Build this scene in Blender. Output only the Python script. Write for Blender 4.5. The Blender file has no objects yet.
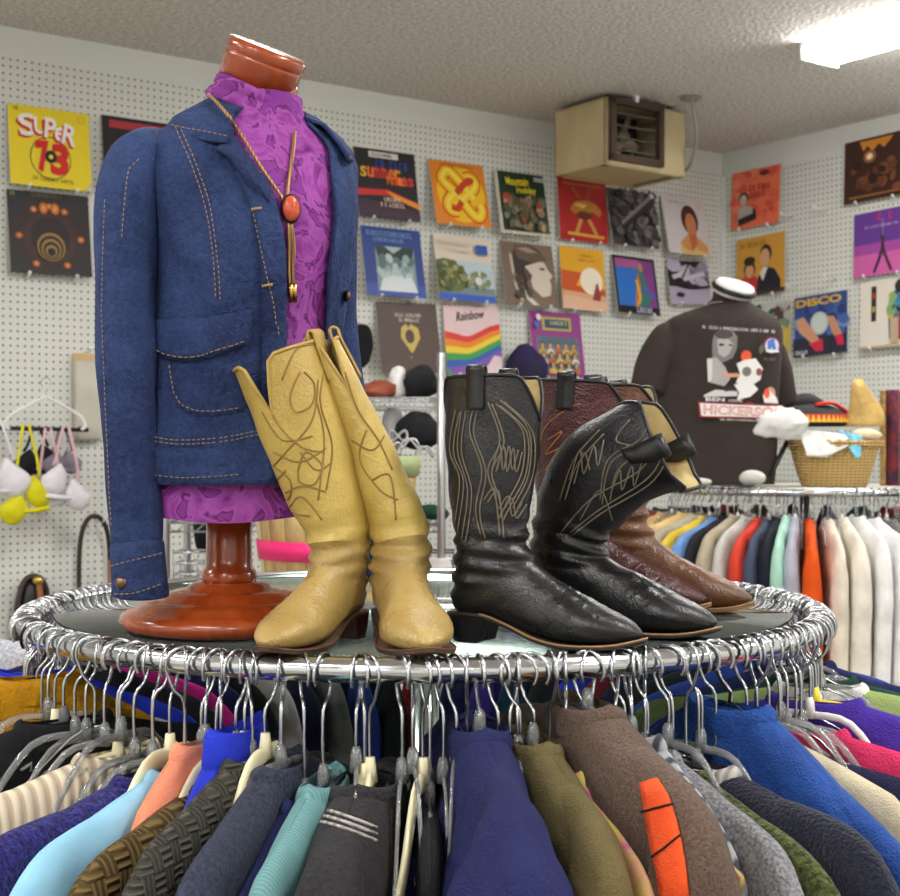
import bpy, math, random
from math import sin, cos, pi, radians, sqrt, atan2, exp
from mathutils import Vector, Matrix, noise
from mathutils.bvhtree import BVHTree

SC = bpy.context.scene
COL = SC.collection
FP = 1400.0                       # focal length in pixels of the 900 px wide frame
CAMZ = 1.5

def P(px, py, d):                 # point seen at a pixel at depth d
    return Vector(((px - 450) / FP * d, d, CAMZ - (py - 448) / FP * d))

def s2l(c):
    c = c / 255.0
    return c / 12.92 if c <= 0.04045 else ((c + 0.055) / 1.055) ** 2.4
def rgb(c): return (s2l(c[0]), s2l(c[1]), s2l(c[2]), 1.0)

def lerp(a, b, t): return a + (b - a) * t
def sstep(a, b, x):
    t = min(1, max(0, (x - a) / (b - a)))
    return t * t * (3 - 2 * t)
def table(rows, x):               # smooth keyed lookup, rows sorted by first column
    if x <= rows[0][0]: return list(rows[0][1:])
    if x >= rows[-1][0]: return list(rows[-1][1:])
    for i in range(len(rows) - 1):
        if rows[i][0] <= x <= rows[i + 1][0]:
            p0 = rows[max(0, i - 1)]; p1 = rows[i]; p2 = rows[i + 1]; p3 = rows[min(len(rows) - 1, i + 2)]
            h = p2[0] - p1[0]; t = (x - p1[0]) / h; out = []
            for k in range(1, len(p1)):
                m1 = (p2[k] - p0[k]) / (p2[0] - p0[0]) * h
                m2 = (p3[k] - p1[k]) / (p3[0] - p1[0]) * h
                out.append((2*t**3 - 3*t*t + 1) * p1[k] + (t**3 - 2*t*t + t) * m1 + (-2*t**3 + 3*t*t) * p2[k] + (t**3 - t*t) * m2)
            return out
def smooth(pts, n=6, closed=False):          # Catmull-Rom through points
    pts = [Vector(p) for p in pts]; out = []; N = len(pts)
    rng = N if closed else N - 1
    for i in range(rng):
        if closed: a, b, c, d = pts[i - 1], pts[i], pts[(i + 1) % N], pts[(i + 2) % N]
        else: a, b, c, d = pts[max(0, i - 1)], pts[i], pts[i + 1], pts[min(N - 1, i + 2)]
        for k in range(n):
            t = k / n
            out.append(0.5 * ((2 * b) + (c - a) * t + (2 * a - 5 * b + 4 * c - d) * t * t + (3 * b - a - 3 * c + d) * t ** 3))
    if not closed: out.append(pts[-1])
    return out

# ---------------------------------------------------------------- mesh builder
class MB:
    def __init__(s): s.v = []; s.f = []; s.m = []; s.s = []
    def add(s, vs, fs, mi=0, sm=True):
        b = len(s.v); s.v.extend([Vector(v) for v in vs])
        for f in fs: s.f.append([b + i for i in f]); s.m.append(mi); s.s.append(sm)
    def box(s, c, size, mi=0, R=None):
        c = Vector(c); hx, hy, hz = [q / 2 for q in size]; vs = []
        for x in (-hx, hx):
            for y in (-hy, hy):
                for z in (-hz, hz):
                    p = Vector((x, y, z)); vs.append(c + (R @ p if R else p))
        s.add(vs, [(0,1,3,2),(4,6,7,5),(0,4,5,1),(2,3,7,6),(0,2,6,4),(1,5,7,3)], mi, False)
    def loft(s, rings, cap0=False, cap1=False, mi=0, closed=True, sm=True):
        n = len(rings[0]); vs = [p for r in rings for p in r]; fs = []
        for i in range(len(rings) - 1):
            for j in range(n if closed else n - 1):
                k = (j + 1) % n
                fs.append((i*n + j, i*n + k, (i+1)*n + k, (i+1)*n + j))
        if cap0: fs.append(tuple(range(n))[::-1])
        if cap1: fs.append(tuple((len(rings) - 1) * n + j for j in range(n)))
        s.add(vs, fs, mi, sm)
    def tube(s, path, r, n=8, closed=False, mi=0, flat=None):
        path = [Vector(p) for p in path]; N = len(path)
        if N < 2: return
        rings = []; up = None
        for i in range(N):
            if closed: t = path[(i + 1) % N] - path[i - 1]
            else: t = path[min(N - 1, i + 1)] - path[max(0, i - 1)]
            if t.length < 1e-9: t = Vector((0, 0, 1))
            t.normalize()
            if up is None:
                up = t.orthogonal().normalized()
                if flat is not None:
                    q = Vector(flat[0]); up = (q - t * q.dot(t)).normalized()
            else:
                up = (up - t * up.dot(t))
                up = up.normalized() if up.length > 1e-6 else t.orthogonal().normalized()
                if flat is not None:
                    q = Vector(flat[0]); q = q - t * q.dot(t)
                    if q.length > 1e-3: up = q.normalized()
            w = t.cross(up); rr = r[i] if isinstance(r, (list, tuple)) else r
            k = flat[1] if flat is not None else 1.0
            rings.append([path[i] + (up * cos(2*pi*j/n) * k + w * sin(2*pi*j/n)) * rr for j in range(n)])
        if closed: rings.append(rings[0]); s.loft(rings, mi=mi)
        else: s.loft(rings, True, True, mi)
    def lathe(s, prof, n=32, o=(0,0,0), mi=0, M=None, cap=True, sx=1.0, sy=1.0):
        o = Vector(o); rings = []
        for r, z in prof:
            ring = []
            for j in range(n):
                p = Vector((r * sx * cos(2*pi*j/n), r * sy * sin(2*pi*j/n), z))
                ring.append(o + (M @ p if M else p))
            rings.append(ring)
        s.loft(rings, cap, cap, mi)
    def ball(s, c, r, mi=0, n=12, m=8, M=None):
        if not isinstance(r, (tuple, list)): r = (r, r, r)
        c = Vector(c); rings = []
        for i in range(m + 1):
            a = -pi/2 + pi * (0.02 + 0.96 * i / m); ring = []
            for j in range(n):
                p = Vector((r[0]*cos(a)*cos(2*pi*j/n), r[1]*cos(a)*sin(2*pi*j/n), r[2]*sin(a)))
                ring.append(c + (M @ p if M else p))
            rings.append(ring)
        s.loft(rings, True, True, mi)
    def map(s, fn): s.v = [Vector(fn(p)) for p in s.v]
    def bvh(s): return BVHTree.FromPolygons(s.v, s.f)
    def build(s, name, mats, parent=None, local=False):
        if not isinstance(mats, (list, tuple)): mats = [mats]
        vs = s.v
        if parent is not None and not local:
            r = parent
            while r.parent: r = r.parent
            Mi = r.matrix_basis.inverted(); vs = [Mi @ v for v in vs]
        me = bpy.data.meshes.new(name); me.from_pydata([tuple(v) for v in vs], [], s.f)
        for m in mats: me.materials.append(m)
        me.polygons.foreach_set('material_index', s.m)
        me.polygons.foreach_set('use_smooth', s.s)
        me.update()
        o = bpy.data.objects.new(name, me); COL.objects.link(o)
        if parent is not None: o.parent = parent
        return o

def tag(o, label=None, cat=None, group=None, kind=None):
    if label: o['label'] = label
    if cat: o['category'] = cat
    if group: o['group'] = group
    if kind: o['kind'] = kind
    return o
def thing(name, label, cat, loc=(0, 0, 0), rz=0.0, group=None):
    o = bpy.data.objects.new(name, None); COL.objects.link(o)
    o.empty_display_size = 0.05
    o.location = loc; o.rotation_euler = (0, 0, rz)
    o.matrix_basis = Matrix.Translation(Vector(loc)) @ Matrix.Rotation(rz, 4, 'Z')
    return tag(o, label, cat, group)
def copy_tree(o, parent=None):
    c = o.copy(); COL.objects.link(c)
    if parent is not None: c.parent = parent
    for ch in [q for q in o.children]: copy_tree(ch, c)
    return c

# ---------------------------------------------------------------- materials
_M = {}
def mat(key, col, rough=0.6, metal=0.0, kind=None, sc=1.0, bump=0.3, col2=None, spec=0.5, alpha=1.0, emit=0.0, coat=0.0):
    if key in _M: return _M[key]
    m = bpy.data.materials.new(key); m.use_nodes = True; nt = m.node_tree; N = nt.nodes; L = nt.links
    b = N['Principled BSDF']; c1 = rgb(col)
    b.inputs['Base Color'].default_value = c1; b.inputs['Roughness'].default_value = rough
    b.inputs['Metallic'].default_value = metal; b.inputs['Specular IOR Level'].default_value = spec
    b.inputs['Alpha'].default_value = alpha
    if coat: b.inputs['Coat Weight'].default_value = coat; b.inputs['Coat Roughness'].default_value = 0.12
    if emit:
        b.inputs['Emission Color'].default_value = c1; b.inputs['Emission Strength'].default_value = emit
    m.diffuse_color = c1
    _M[key] = m
    if not kind: return m
    tc = N.new('ShaderNodeTexCoord'); co = tc.outputs['Object']
    def nz(scale, detail=4, dist=0.0, vec=co):
        n = N.new('ShaderNodeTexNoise'); n.inputs['Scale'].default_value = scale; n.inputs['Detail'].default_value = detail
        n.inputs['Distortion'].default_value = dist; L.new(vec, n.inputs['Vector']); return n
    def wv(scale, direc='X', dist=0.0, ds=1.0):
        n = N.new('ShaderNodeTexWave'); n.bands_direction = direc; n.inputs['Scale'].default_value = scale
        n.inputs['Distortion'].default_value = dist; n.inputs['Detail Scale'].default_value = ds; L.new(co, n.inputs['Vector']); return n
    def vo(scale, feat='F1'):
        n = N.new('ShaderNodeTexVoronoi'); n.feature = feat; n.inputs['Scale'].default_value = scale; L.new(co, n.inputs['Vector']); return n
    def ramp(fac, stops):
        r = N.new('ShaderNodeValToRGB'); e = r.color_ramp.elements
        while len(e) < len(stops): e.new(0.5)
        for i, (p, c) in enumerate(stops): e[i].position = p; e[i].color = c
        L.new(fac, r.inputs['Fac']); return r
    def dobump(h, strength, dist=0.01):
        n = N.new('ShaderNodeBump'); n.inputs['Strength'].default_value = strength; n.inputs['Distance'].default_value = dist
        L.new(h, n.inputs['Height']); L.new(n.outputs['Normal'], b.inputs['Normal']); return n
    def mth(op, a, bb=None):
        n = N.new('ShaderNodeMath'); n.operation = op
        for i, q in enumerate((a, bb)):
            if q is None: continue
            if isinstance(q, (int, float)): n.inputs[i].default_value = q
            else: L.new(q, n.inputs[i])
        return n.outputs[0]
    def shade(k): return tuple(min(1, q * k) for q in c1[:3]) + (1,)
    c2 = rgb(col2) if col2 else shade(0.6)
    if kind == 'cloth':
        L.new(ramp(nz(14*sc).outputs['Fac'], [(0.3, shade(0.86)), (0.7, shade(1.12))]).outputs['Color'], b.inputs['Base Color'])
        dobump(mth('ADD', mth('MULTIPLY', nz(420*sc, 2).outputs['Fac'], 0.4), mth('MULTIPLY', nz(22*sc, 3).outputs['Fac'], 2.2)), bump)
        b.inputs['Sheen Weight'].default_value = 0.0
    elif kind == 'heather':
        L.new(ramp(nz(260*sc, 3).outputs['Fac'], [(0.35, c2), (0.62, shade(1.1))]).outputs['Color'], b.inputs['Base Color'])
        dobump(nz(300*sc, 3).outputs['Fac'], bump); b.inputs['Sheen Weight'].default_value = 0.04
    elif kind == 'rib':
        w = wv(22*sc, 'X', 0.8); L.new(ramp(w.outputs['Fac'], [(0.15, c2), (0.6, c1)]).outputs['Color'], b.inputs['Base Color'])
        dobump(w.outputs['Fac'], bump, 0.004)
    elif kind == 'cable':
        ck = N.new('ShaderNodeTexChecker'); ck.inputs['Scale'].default_value = 42*sc; mpp = N.new('ShaderNodeMapping'); mpp.inputs['Scale'].default_value = (1, .02, .8); L.new(co, mpp.inputs['Vector']); L.new(mpp.outputs['Vector'], ck.inputs['Vector'])
        w = wv(34*sc, 'X', 0.8, 2.0); w2 = wv(30*sc, 'Z', 0.8, 2.0); k_ = ck.outputs['Fac']
        h = mth('ADD', mth('ADD', mth('MULTIPLY', w.outputs['Fac'], k_), mth('MULTIPLY', w2.outputs['Fac'], mth('SUBTRACT', 1.0, k_))), mth('MULTIPLY', nz(26*sc).outputs['Fac'], 0.5))
        L.new(ramp(h, [(0.2, c2), (1.0, shade(1.15))]).outputs['Color'], b.inputs['Base Color']); dobump(h, bump, 0.006)
    elif kind == 'fuzzy':
        n = nz(190*sc, 5, 0.3); L.new(ramp(n.outputs['Fac'], [(0.32, c2), (0.66, shade(1.25))]).outputs['Color'], b.inputs['Base Color'])
        dobump(n.outputs['Fac'], bump, 0.012); b.inputs['Sheen Weight'].default_value = 0.12
    elif kind == 'denim':
        n = nz(190*sc, 4); n2 = nz(9*sc, 4, 0.5)
        fac = mth('ADD', mth('MULTIPLY', n.outputs['Fac'], 0.35), mth('MULTIPLY', n2.outputs['Fac'], 0.65))
        L.new(ramp(fac, [(0.36, c2), (0.64, c1)]).outputs['Color'], b.inputs['Base Color'])
        dobump(mth('ADD', mth('MULTIPLY', nz(420*sc, 2).outputs['Fac'], 0.35), mth('MULTIPLY', nz(24*sc, 3, 0.3).outputs['Fac'], 2.5)), bump, 0.008)
    elif kind == 'leather':
        n = nz(7*sc, 5, 0.4); L.new(ramp(n.outputs['Fac'], [(0.3, c2), (0.55, c1), (0.8, shade(1.1))]).outputs['Color'], b.inputs['Base Color'])
        h = mth('ADD', mth('MULTIPLY', vo(330*sc).outputs['Distance'], 0.25), mth('MULTIPLY', nz(28*sc, 4, 0.8).outputs['Fac'], 1.6)); dobump(h, bump, 0.008)
        r = ramp(nz(18*sc, 4).outputs['Fac'], [(0.3, (rough*0.75,)*3 + (1,)), (0.7, (min(1, rough*1.3),)*3 + (1,))]); L.new(r.outputs['Color'], b.inputs['Roughness'])
    elif kind == 'reptile':
        v = vo(70*sc, 'DISTANCE_TO_EDGE'); rr = ramp(v.outputs['Distance'], [(0.0, (0,0,0,1)), (0.09, (1,1,1,1))])
        mx = N.new('ShaderNodeMix'); mx.data_type = 'RGBA'; L.new(rr.outputs['Color'], mx.inputs['Factor']); mx.inputs['A'].default_value = c2; mx.inputs['B'].default_value = c1
        L.new(mx.outputs['Result'], b.inputs['Base Color']); dobump(mth('ADD', rr.outputs['Color'], mth('MULTIPLY', nz(30*sc).outputs['Fac'], 1.5)), bump, 0.004)
    elif kind == 'marble':
        n = nz(17*sc, 6, 2.0); L.new(ramp(n.outputs['Fac'], [(0.28, c2), (0.40, c1), (0.5, tuple(min(1, q * 1.25 + .03) for q in c1[:3]) + (1,)), (0.535, c2), (0.56, shade(0.9)), (0.75, (min(1, c1[0]*0.8), c1[1]*0.9, min(1, c1[2]*1.2), 1))]).outputs['Color'], b.inputs['Base Color'])
        dobump(nz(30*sc, 4, 1).outputs['Fac'], bump, 0.01)
    elif kind == 'wood':
        mp = N.new('ShaderNodeMapping'); mp.inputs['Scale'].default_value = (1, 1, 0.12); L.new(co, mp.inputs['Vector'])
        n = nz(60*sc, 5, 1.0, mp.outputs['Vector']); L.new(ramp(n.outputs['Fac'], [(0.3, c2), (0.65, c1)]).outputs['Color'], b.inputs['Base Color'])
        dobump(n.outputs['Fac'], bump, 0.002)
    elif kind == 'wicker':
        w = wv(18*sc, 'Z', 0.6); w2 = wv(12*sc, 'X', 0.4); h = mth('MULTIPLY', w.outputs['Fac'], mth('ADD', w2.outputs['Fac'], 0.4))
        L.new(ramp(h, [(0.1, c2), (0.6, c1)]).outputs['Color'], b.inputs['Base Color']); dobump(h, bump, 0.01)
    elif kind == 'stripe':
        w = wv(sc, 'X', 0.0); L.new(ramp(w.outputs['Fac'], [(0.45, c1), (0.55, c2)]).outputs['Color'], b.inputs['Base Color'])
    elif kind == 'mottle':
        n = nz(sc, 5, 1.2); L.new(ramp(n.outputs['Fac'], [(0.38, c2), (0.6, c1)]).outputs['Color'], b.inputs['Base Color'])
    elif kind == 'popcorn':
        n = nz(60*sc, 3); n2 = nz(1.2, 2)
        L.new(ramp(n.outputs['Fac'], [(0.33, shade(0.72)), (0.68, shade(1.22))]).outputs['Color'], b.inputs['Base Color']); dobump(n.outputs['Fac'], bump, 0.02)
    elif kind == 'peg':
        sep = N.new('ShaderNodeSeparateXYZ'); L.new(co, sep.inputs[0]); q = []
        for ax in ('X', 'Z'):
            q.append(mth('SUBTRACT', mth('FRACT', mth('MULTIPLY', sep.outputs[ax], 1/0.0275)), 0.5))
        d = mth('SQRT', mth('ADD', mth('MULTIPLY', q[0], q[0]), mth('MULTIPLY', q[1], q[1])))
        hole = mth('LESS_THAN', d, 0.15)
        mx = N.new('ShaderNodeMix'); mx.data_type = 'RGBA'; L.new(hole, mx.inputs['Factor'])
        L.new(ramp(nz(1.5, 4).outputs['Fac'], [(0.3, shade(0.93)), (0.7, shade(1.05))]).outputs['Color'], mx.inputs['A']); mx.inputs['B'].default_value = rgb((84, 84, 76))
        L.new(mx.outputs['Result'], b.inputs['Base Color'])
        dobump(mth('SUBTRACT', 1.0, hole), bump, 0.003)
    elif kind == 'frieze':
        dobump(nz(60, 4).outputs['Fac'], bump, 0.01)
    return m

def clear_mat(key, tint=(235, 238, 240), alpha=0.35, rough=0.08):
    if key in _M: return _M[key]
    m = bpy.data.materials.new(key); m.use_nodes = True; N = m.node_tree.nodes; L = m.node_tree.links
    out = N['Material Output']; N.remove(N['Principled BSDF'])
    tr = N.new('ShaderNodeBsdfTransparent'); tr.inputs['Color'].default_value = rgb(tint)
    gl = N.new('ShaderNodeBsdfGlossy'); gl.inputs['Roughness'].default_value = rough
    df = N.new('ShaderNodeBsdfDiffuse'); df.inputs['Color'].default_value = rgb(tint)
    fr = N.new('ShaderNodeFresnel'); fr.inputs['IOR'].default_value = 1.5
    m1 = N.new('ShaderNodeMixShader'); m1.inputs[0].default_value = alpha; L.new(tr.outputs[0], m1.inputs[1]); L.new(df.outputs[0], m1.inputs[2])
    m2 = N.new('ShaderNodeMixShader'); L.new(fr.outputs[0], m2.inputs[0]); L.new(m1.outputs[0], m2.inputs[1]); L.new(gl.outputs[0], m2.inputs[2])
    L.new(m2.outputs[0], out.inputs['Surface']); _M[key] = m; return m

CHROME = mat('chrome', (216, 218, 222), 0.13, 1.0)
STEEL = mat('hook steel', (190, 192, 196), 0.22, 1.0)
BLACK = mat('black plastic', (22, 22, 24), 0.45)
def flat(c, rough=0.5): return mat('flat %d %d %d %.2f' % (c[0], c[1], c[2], rough), c, rough)

# ---------------------------------------------------------------- lettering
_TXT = {}
def text_polys(s, bold=0.0):
    k = (s, bold)
    if k in _TXT: return _TXT[k]
    cu = bpy.data.curves.new('lettering', 'FONT'); cu.body = s; cu.size = 1.0; cu.align_x = 'LEFT'; cu.offset = bold; cu.resolution_u = 3
    o = bpy.data.objects.new('lettering', cu); COL.objects.link(o)
    dg = bpy.context.evaluated_depsgraph_get(); me = o.evaluated_get(dg).to_mesh()
    vs = [(v.co.x, v.co.y) for v in me.vertices]; fs = [tuple(p.vertices) for p in me.polygons]
    o.evaluated_get(dg).to_mesh_clear(); bpy.data.objects.remove(o); bpy.data.curves.remove(cu)
    if vs:
        x0 = min(v[0] for v in vs); x1 = max(v[0] for v in vs); y0 = min(v[1] for v in vs); y1 = max(v[1] for v in vs)
        vs = [((v[0] - x0) / (x1 - x0), (v[1] - y0) / max(1e-6, y1 - y0)) for v in vs]
    _TXT[k] = (vs, fs); return _TXT[k]

class Art:
    """flat printed shapes in unit coordinates (x right, y up) laid on a surface point function"""
    def __init__(s, fn, step=0.0003): s.mb = MB(); s.fn = fn; s.k = 0; s.mats = []; s.step = step; s.cut = 0
    def mi(s, c):
        m = c if isinstance(c, bpy.types.Material) else flat(c)
        if m not in s.mats: s.mats.append(m)
        return s.mats.index(m)
    def put(s, pts, faces, c):
        s.k += 1
        if s.cut:                                   # follow a curved surface: split into small triangles
            from mathutils.geometry import tessellate_polygon
            tri = []
            for f in faces:
                q = [pts[i] for i in f]
                st = [[q[i] for i in t] for t in tessellate_polygon([[Vector((x, y, 0)) for x, y in q]])]
                while st:
                    t = st.pop(); e = [(math.hypot(t[i][0] - t[(i+1) % 3][0], t[i][1] - t[(i+1) % 3][1]), i) for i in range(3)]; l, i = max(e)
                    if l > s.cut:
                        a, b, c_ = t[i], t[(i+1) % 3], t[(i+2) % 3]; m_ = ((a[0] + b[0]) / 2, (a[1] + b[1]) / 2); st += [[a, m_, c_], [m_, b, c_]]
                    else: tri.append(t)
            pts = [p for t in tri for p in t]; faces = [(3*i, 3*i + 1, 3*i + 2) for i in range(len(tri))]
        s.mb.add([s.fn(x, y, 0.0006 + s.step * s.k) for x, y in pts], faces, s.mi(c), False)
    def poly(s, pts, c): s.put(pts, [tuple(range(len(pts)))], c)
    def rect(s, x0, y0, x1, y1, c): s.poly([(x0, y0), (x1, y0), (x1, y1), (x0, y1)], c)
    def ell(s, cx, cy, rx, ry, c, rot=0, n=20):
        r = radians(rot)
        s.poly([(cx + rx*cos(a)*cos(r) - ry*sin(a)*sin(r), cy + rx*cos(a)*sin(r) + ry*sin(a)*cos(r)) for a in [2*pi*i/n for i in range(n)]], c)
    def line(s, pts, w, c, sm=0):
        if sm: pts = [(p.x, p.y) for p in smooth([(x, y, 0) for x, y in pts], sm)]
        n = len(pts); a = []; b = []
        for i in range(n):
            p = pts[max(0, i - 1)]; q = pts[min(n - 1, i + 1)]; dx, dy = q[0] - p[0], q[1] - p[1]; l = sqrt(dx*dx + dy*dy) or 1
            a.append((pts[i][0] - dy/l*w/2, pts[i][1] + dx/l*w/2)); b.append((pts[i][0] + dy/l*w/2, pts[i][1] - dx/l*w/2))
        s.put(a + b, [(i, n + i, n + i + 1, i + 1) for i in range(n - 1)], c)
    def text(s, t, x0, y0, x1, y1, c, rot=0, bold=0.0, shear=0.0):
        vs, fs = text_polys(t, bold); r = radians(rot); cx, cy = (x0 + x1) / 2, (y0 + y1) / 2; out = []
        for x, y in vs:
            X = (x - .5) * (x1 - x0) + shear * (y - .5) * (y1 - y0); Y = (y - .5) * (y1 - y0)
            out.append((cx + X*cos(r) - Y*sin(r), cy + X*sin(r) + Y*cos(r)))
        s.put(out, fs, c)
    def scrib(s, x0, y0, x1, y1, c, seed=1, slope=0.0):      # a line of lettering too small to read in the photograph
        r = random.Random(seed); x = x0; h = y1 - y0; pts = []; fs = []
        while x < x1 - h * .3:
            if r.random() < .16: x += h * .5; continue
            w = h * r.uniform(.35, .6); q = slope * (x - x0); kind = r.randrange(3); t = h * .22
            bars = [(x, y0, x + t, y1)] + ([(x, y1 - t, x + w, y1), (x, y0, x + w, y0 + t)] if kind == 0 else [(x, y0 + h*.4, x + w, y0 + h*.4 + t), (x + w - t, y0, x + w, y1)] if kind == 1 else [(x, y0, x + w, y0 + t)])
            for a in bars:
                b = len(pts); pts += [(a[0], a[1] + q), (a[2], a[1] + q), (a[2], a[3] + q), (a[0], a[3] + q)]; fs.append((b, b + 1, b + 2, b + 3))
            x += w + h * .22
        s.put(pts, fs, c)
# ================================================================ camera
cam = bpy.data.cameras.new('camera'); cam.sensor_width = 36; cam.lens = 36 * FP / 900
co_ = bpy.data.objects.new('camera', cam); COL.objects.link(co_)
co_.location = (0, 0, CAMZ); co_.rotation_euler = (pi / 2, 0, 0); cam.clip_start = 0.05; cam.clip_end = 60
cam.dof.use_dof = True; cam.dof.focus_distance = 1.46; cam.dof.aperture_fstop = 16.0
SC.camera = co_
SC.view_settings.view_transform = 'Standard'; SC.view_settings.look = 'None'; SC.view_settings.gamma = 1.0
SC.view_settings.use_curve_mapping = False; SC.view_settings.exposure = 0.2
SC.cycles.max_bounces = 7; SC.cycles.diffuse_bounces = 4; SC.cycles.glossy_bounces = 4; SC.cycles.transparent_max_bounces = 16
SC.cycles.caustics_reflective = False; SC.cycles.caustics_refractive = False
SC.cycles.use_denoising = True
W = bpy.data.worlds.new('world'); SC.world = W; W.use_nodes = True
W.node_tree.nodes['Background'].inputs[0].default_value = (0.8, 0.85, 0.9, 1); W.node_tree.nodes['Background'].inputs[1].default_value = 0.02

# ================================================================ room shell
TH = radians(36.0)
U = Vector((cos(TH), sin(TH), 0)); V = Vector((sin(TH), -cos(TH), 0))
C0 = Vector((1.457, 7.5, 0)); HC = 3.08; LB, LR = 10.0, 9.0
def RP(s, t, z=0): return C0 - U * s + V * t + Vector((0, 0, z))     # s from the right wall, t from the back wall
m_wall = mat('wall paint', (222, 223, 218), 0.8, kind='frieze', bump=0.15)
m_peg = mat('pegboard', (222, 223, 217), 0.6, kind='peg', bump=0.35)
m_ceil = mat('popcorn ceiling', (222, 216, 210), 0.95, kind='popcorn', bump=0.6)
m_floor = mat('floor tile', (150, 146, 138), 0.5, kind='mottle', sc=3, col2=(128, 124, 118))
def wallbox(name, s0, s1, t0, t1, z0, z1, m, ang=None):
    o = C0; mb = MB(); R = Matrix.Rotation(TH, 3, 'Z')
    c = RP((s0 + s1) / 2, (t0 + t1) / 2, (z0 + z1) / 2)
    mb.box((0, 0, 0), (abs(s1 - s0), abs(t1 - t0), abs(z1 - z0)), 0)
    ob = mb.build(name, m); ob.location = c; ob.rotation_euler = (0, 0, TH)
    return tag(ob, kind='structure')
wallbox('floor', -0.2, LB + .2, -0.2, LR + .2, -0.1, 0, m_floor)
wallbox('ceiling', -0.2, LB + .2, -0.2, LR + .2, HC, HC + 0.1, m_ceil)
wallbox('wall_back', -0.2, LB + .2, -0.2, -0.012, 0, HC, m_wall)
wallbox('wall_right', -0.2, -0.012, -0.012, LR + .2, 0, HC, m_wall)
wallbox('wall_front', -0.012, LB + .2, LR, LR + .2, 0, HC, m_wall)
wallbox('wall_left', LB, LB + .2, -0.012, LR, 0, HC, m_wall)
# pegboard cladding, with the plain strip left above it
def board(name, L, rz, z0, z1, m, d=0.012):
    mb = MB(); sgn = -1 if name.endswith('back') else 1
    x0, x1 = (-L, -0.002) if sgn < 0 else (0.002, L)
    mb.box(((x0 + x1) / 2, d / 2, (z0 + z1) / 2), (x1 - x0, d, z1 - z0))
    ob = mb.build(name, m); ob.location = C0; ob.rotation_euler = (0, 0, rz)
    return tag(ob, kind='structure')
board('wall_pegboard_back', LB, TH, 0.1, HC - 0.115, m_peg)
board('wall_pegboard_right', LR, TH - pi / 2, 0.1, HC - 0.135, m_peg)
mb = MB(); mb.box((0, 0, 0), (0.022, 0.022, HC - 0.24)); q = mb.build('trim_1', m_wall)
q.location = RP(0.012, 0.012, (HC - 0.125 + 0.1) / 2); q.rotation_euler = (0, 0, TH); tag(q, kind='structure')
wallbox('baseboard_back', 0, LB, 0.0, 0.012, 0, 0.1, m_wall)
wallbox('baseboard_right', -0.011, 0.0, 0.012, LR, 0, 0.1, m_wall)

def wallhit(wall, px, py, off):
    d = Vector(((px - 450) / FP, 1, -(py - 448) / FP)); o = Vector((0, 0, CAMZ))
    n = V if wall == 'b' else -U
    t = (off - (o - C0).dot(n)) / d.dot(n)
    return o + d * t

# ================================================================ lights: ceiling fluorescents
m_lamp = mat('lamp diffuser', (255, 253, 250), 0.4, emit=38.0)
m_white = mat('white enamel', (232, 232, 226), 0.4)
FIX = []
def fixture(s, t, label):
    base = RP(s, t, HC); R = Matrix.Rotation(TH, 3, 'Z')
    th = thing('fluorescent_ceiling_light', label, 'ceiling light', base, TH, 'fluorescent lights on the ceiling')
    L = 1.22
    mb = MB(); mb.box((0, -L / 2, -0.012), (0.21, L, 0.024)); mb.build('housing', m_white, th, True)
    rings = []
    for y in (-0.012, -0.02, -L + 0.02, -L + 0.012):
        k = 0.94 if y in (-0.012, -L + 0.012) else 1.0
        rings.append([Vector((0.108 * k * x, y, -0.024 + zz * k)) for x, zz in ((-1, 0), (-1, -0.018), (-0.8, -0.034), (-0.4, -0.042), (0.4, -0.042), (0.8, -0.034), (1, -0.018), (1, 0))])
    mb = MB(); mb.loft(rings, True, True, 0, True, False); mb.build('diffuser', m_lamp, th, True)
    for k, y in enumerate((-0.006, -L + 0.006)):
        mb = MB(); mb.box((0, y, -0.034), (0.22, 0.011, 0.068)); mb.build('end_cap', m_white, th, True)
    return th
fixture(1.17, 1.60, 'long white fluorescent ceiling light glowing above the right-hand corner')
for s in (1.23, 3.9, 6.6, 9.0):
    for t in (1.9, 4.4, 6.9):
        if s == 1.23 and t == 1.9: continue
        fixture(s, t, 'white fluorescent ceiling light outside the photograph')

# ================================================================ ceiling air unit and its conduit
A0 = Vector((0.686, 6.2, 0)); AW, AD, AH = 0.50, 0.34, 0.30
m_beige = mat('beige metal', (199, 184, 143), 0.45, kind='mottle', sc=4, col2=(190, 172, 130)); m_brown = mat('brown grille', (74, 55, 46), 0.5)
m_dark = mat('dark inside', (20, 19, 18), 0.8)
au = thing('ceiling_heater_unit', 'beige boxy heater unit with brown grille hung below the ceiling', 'heater', A0 + Vector((0, 0, HC)), TH)
zt = -0.022
mb = MB(); t_ = 0.012
g0, g1, gz0, gz1 = 0.035, 0.315, -0.30, -0.02      # grille opening on the front face (local x to the right, -y to the viewer)
H0, H1 = zt - AH, zt
mb.box((AW / 2, AD / 2, H1 - .005), (AW, AD, .01)); mb.box((t_ / 2, AD / 2, (H0 + H1) / 2), (t_, AD, AH)); mb.box((AW - t_ / 2, AD / 2, (H0 + H1) / 2), (t_, AD, AH))
mb.box((AW / 2, AD - .005, (H0 + H1) / 2), (AW, .01, AH))
mb.box((0.42, .006, (H0 + H1) / 2), (0.16, .012, AH)); mb.box((0.17, .006, H0 + .012), (0.34, .012, .024)); mb.box((0.012, .006, (H0 + H1) / 2), (0.024, .012, AH))
mb.build('casing', m_beige, au, True)
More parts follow.
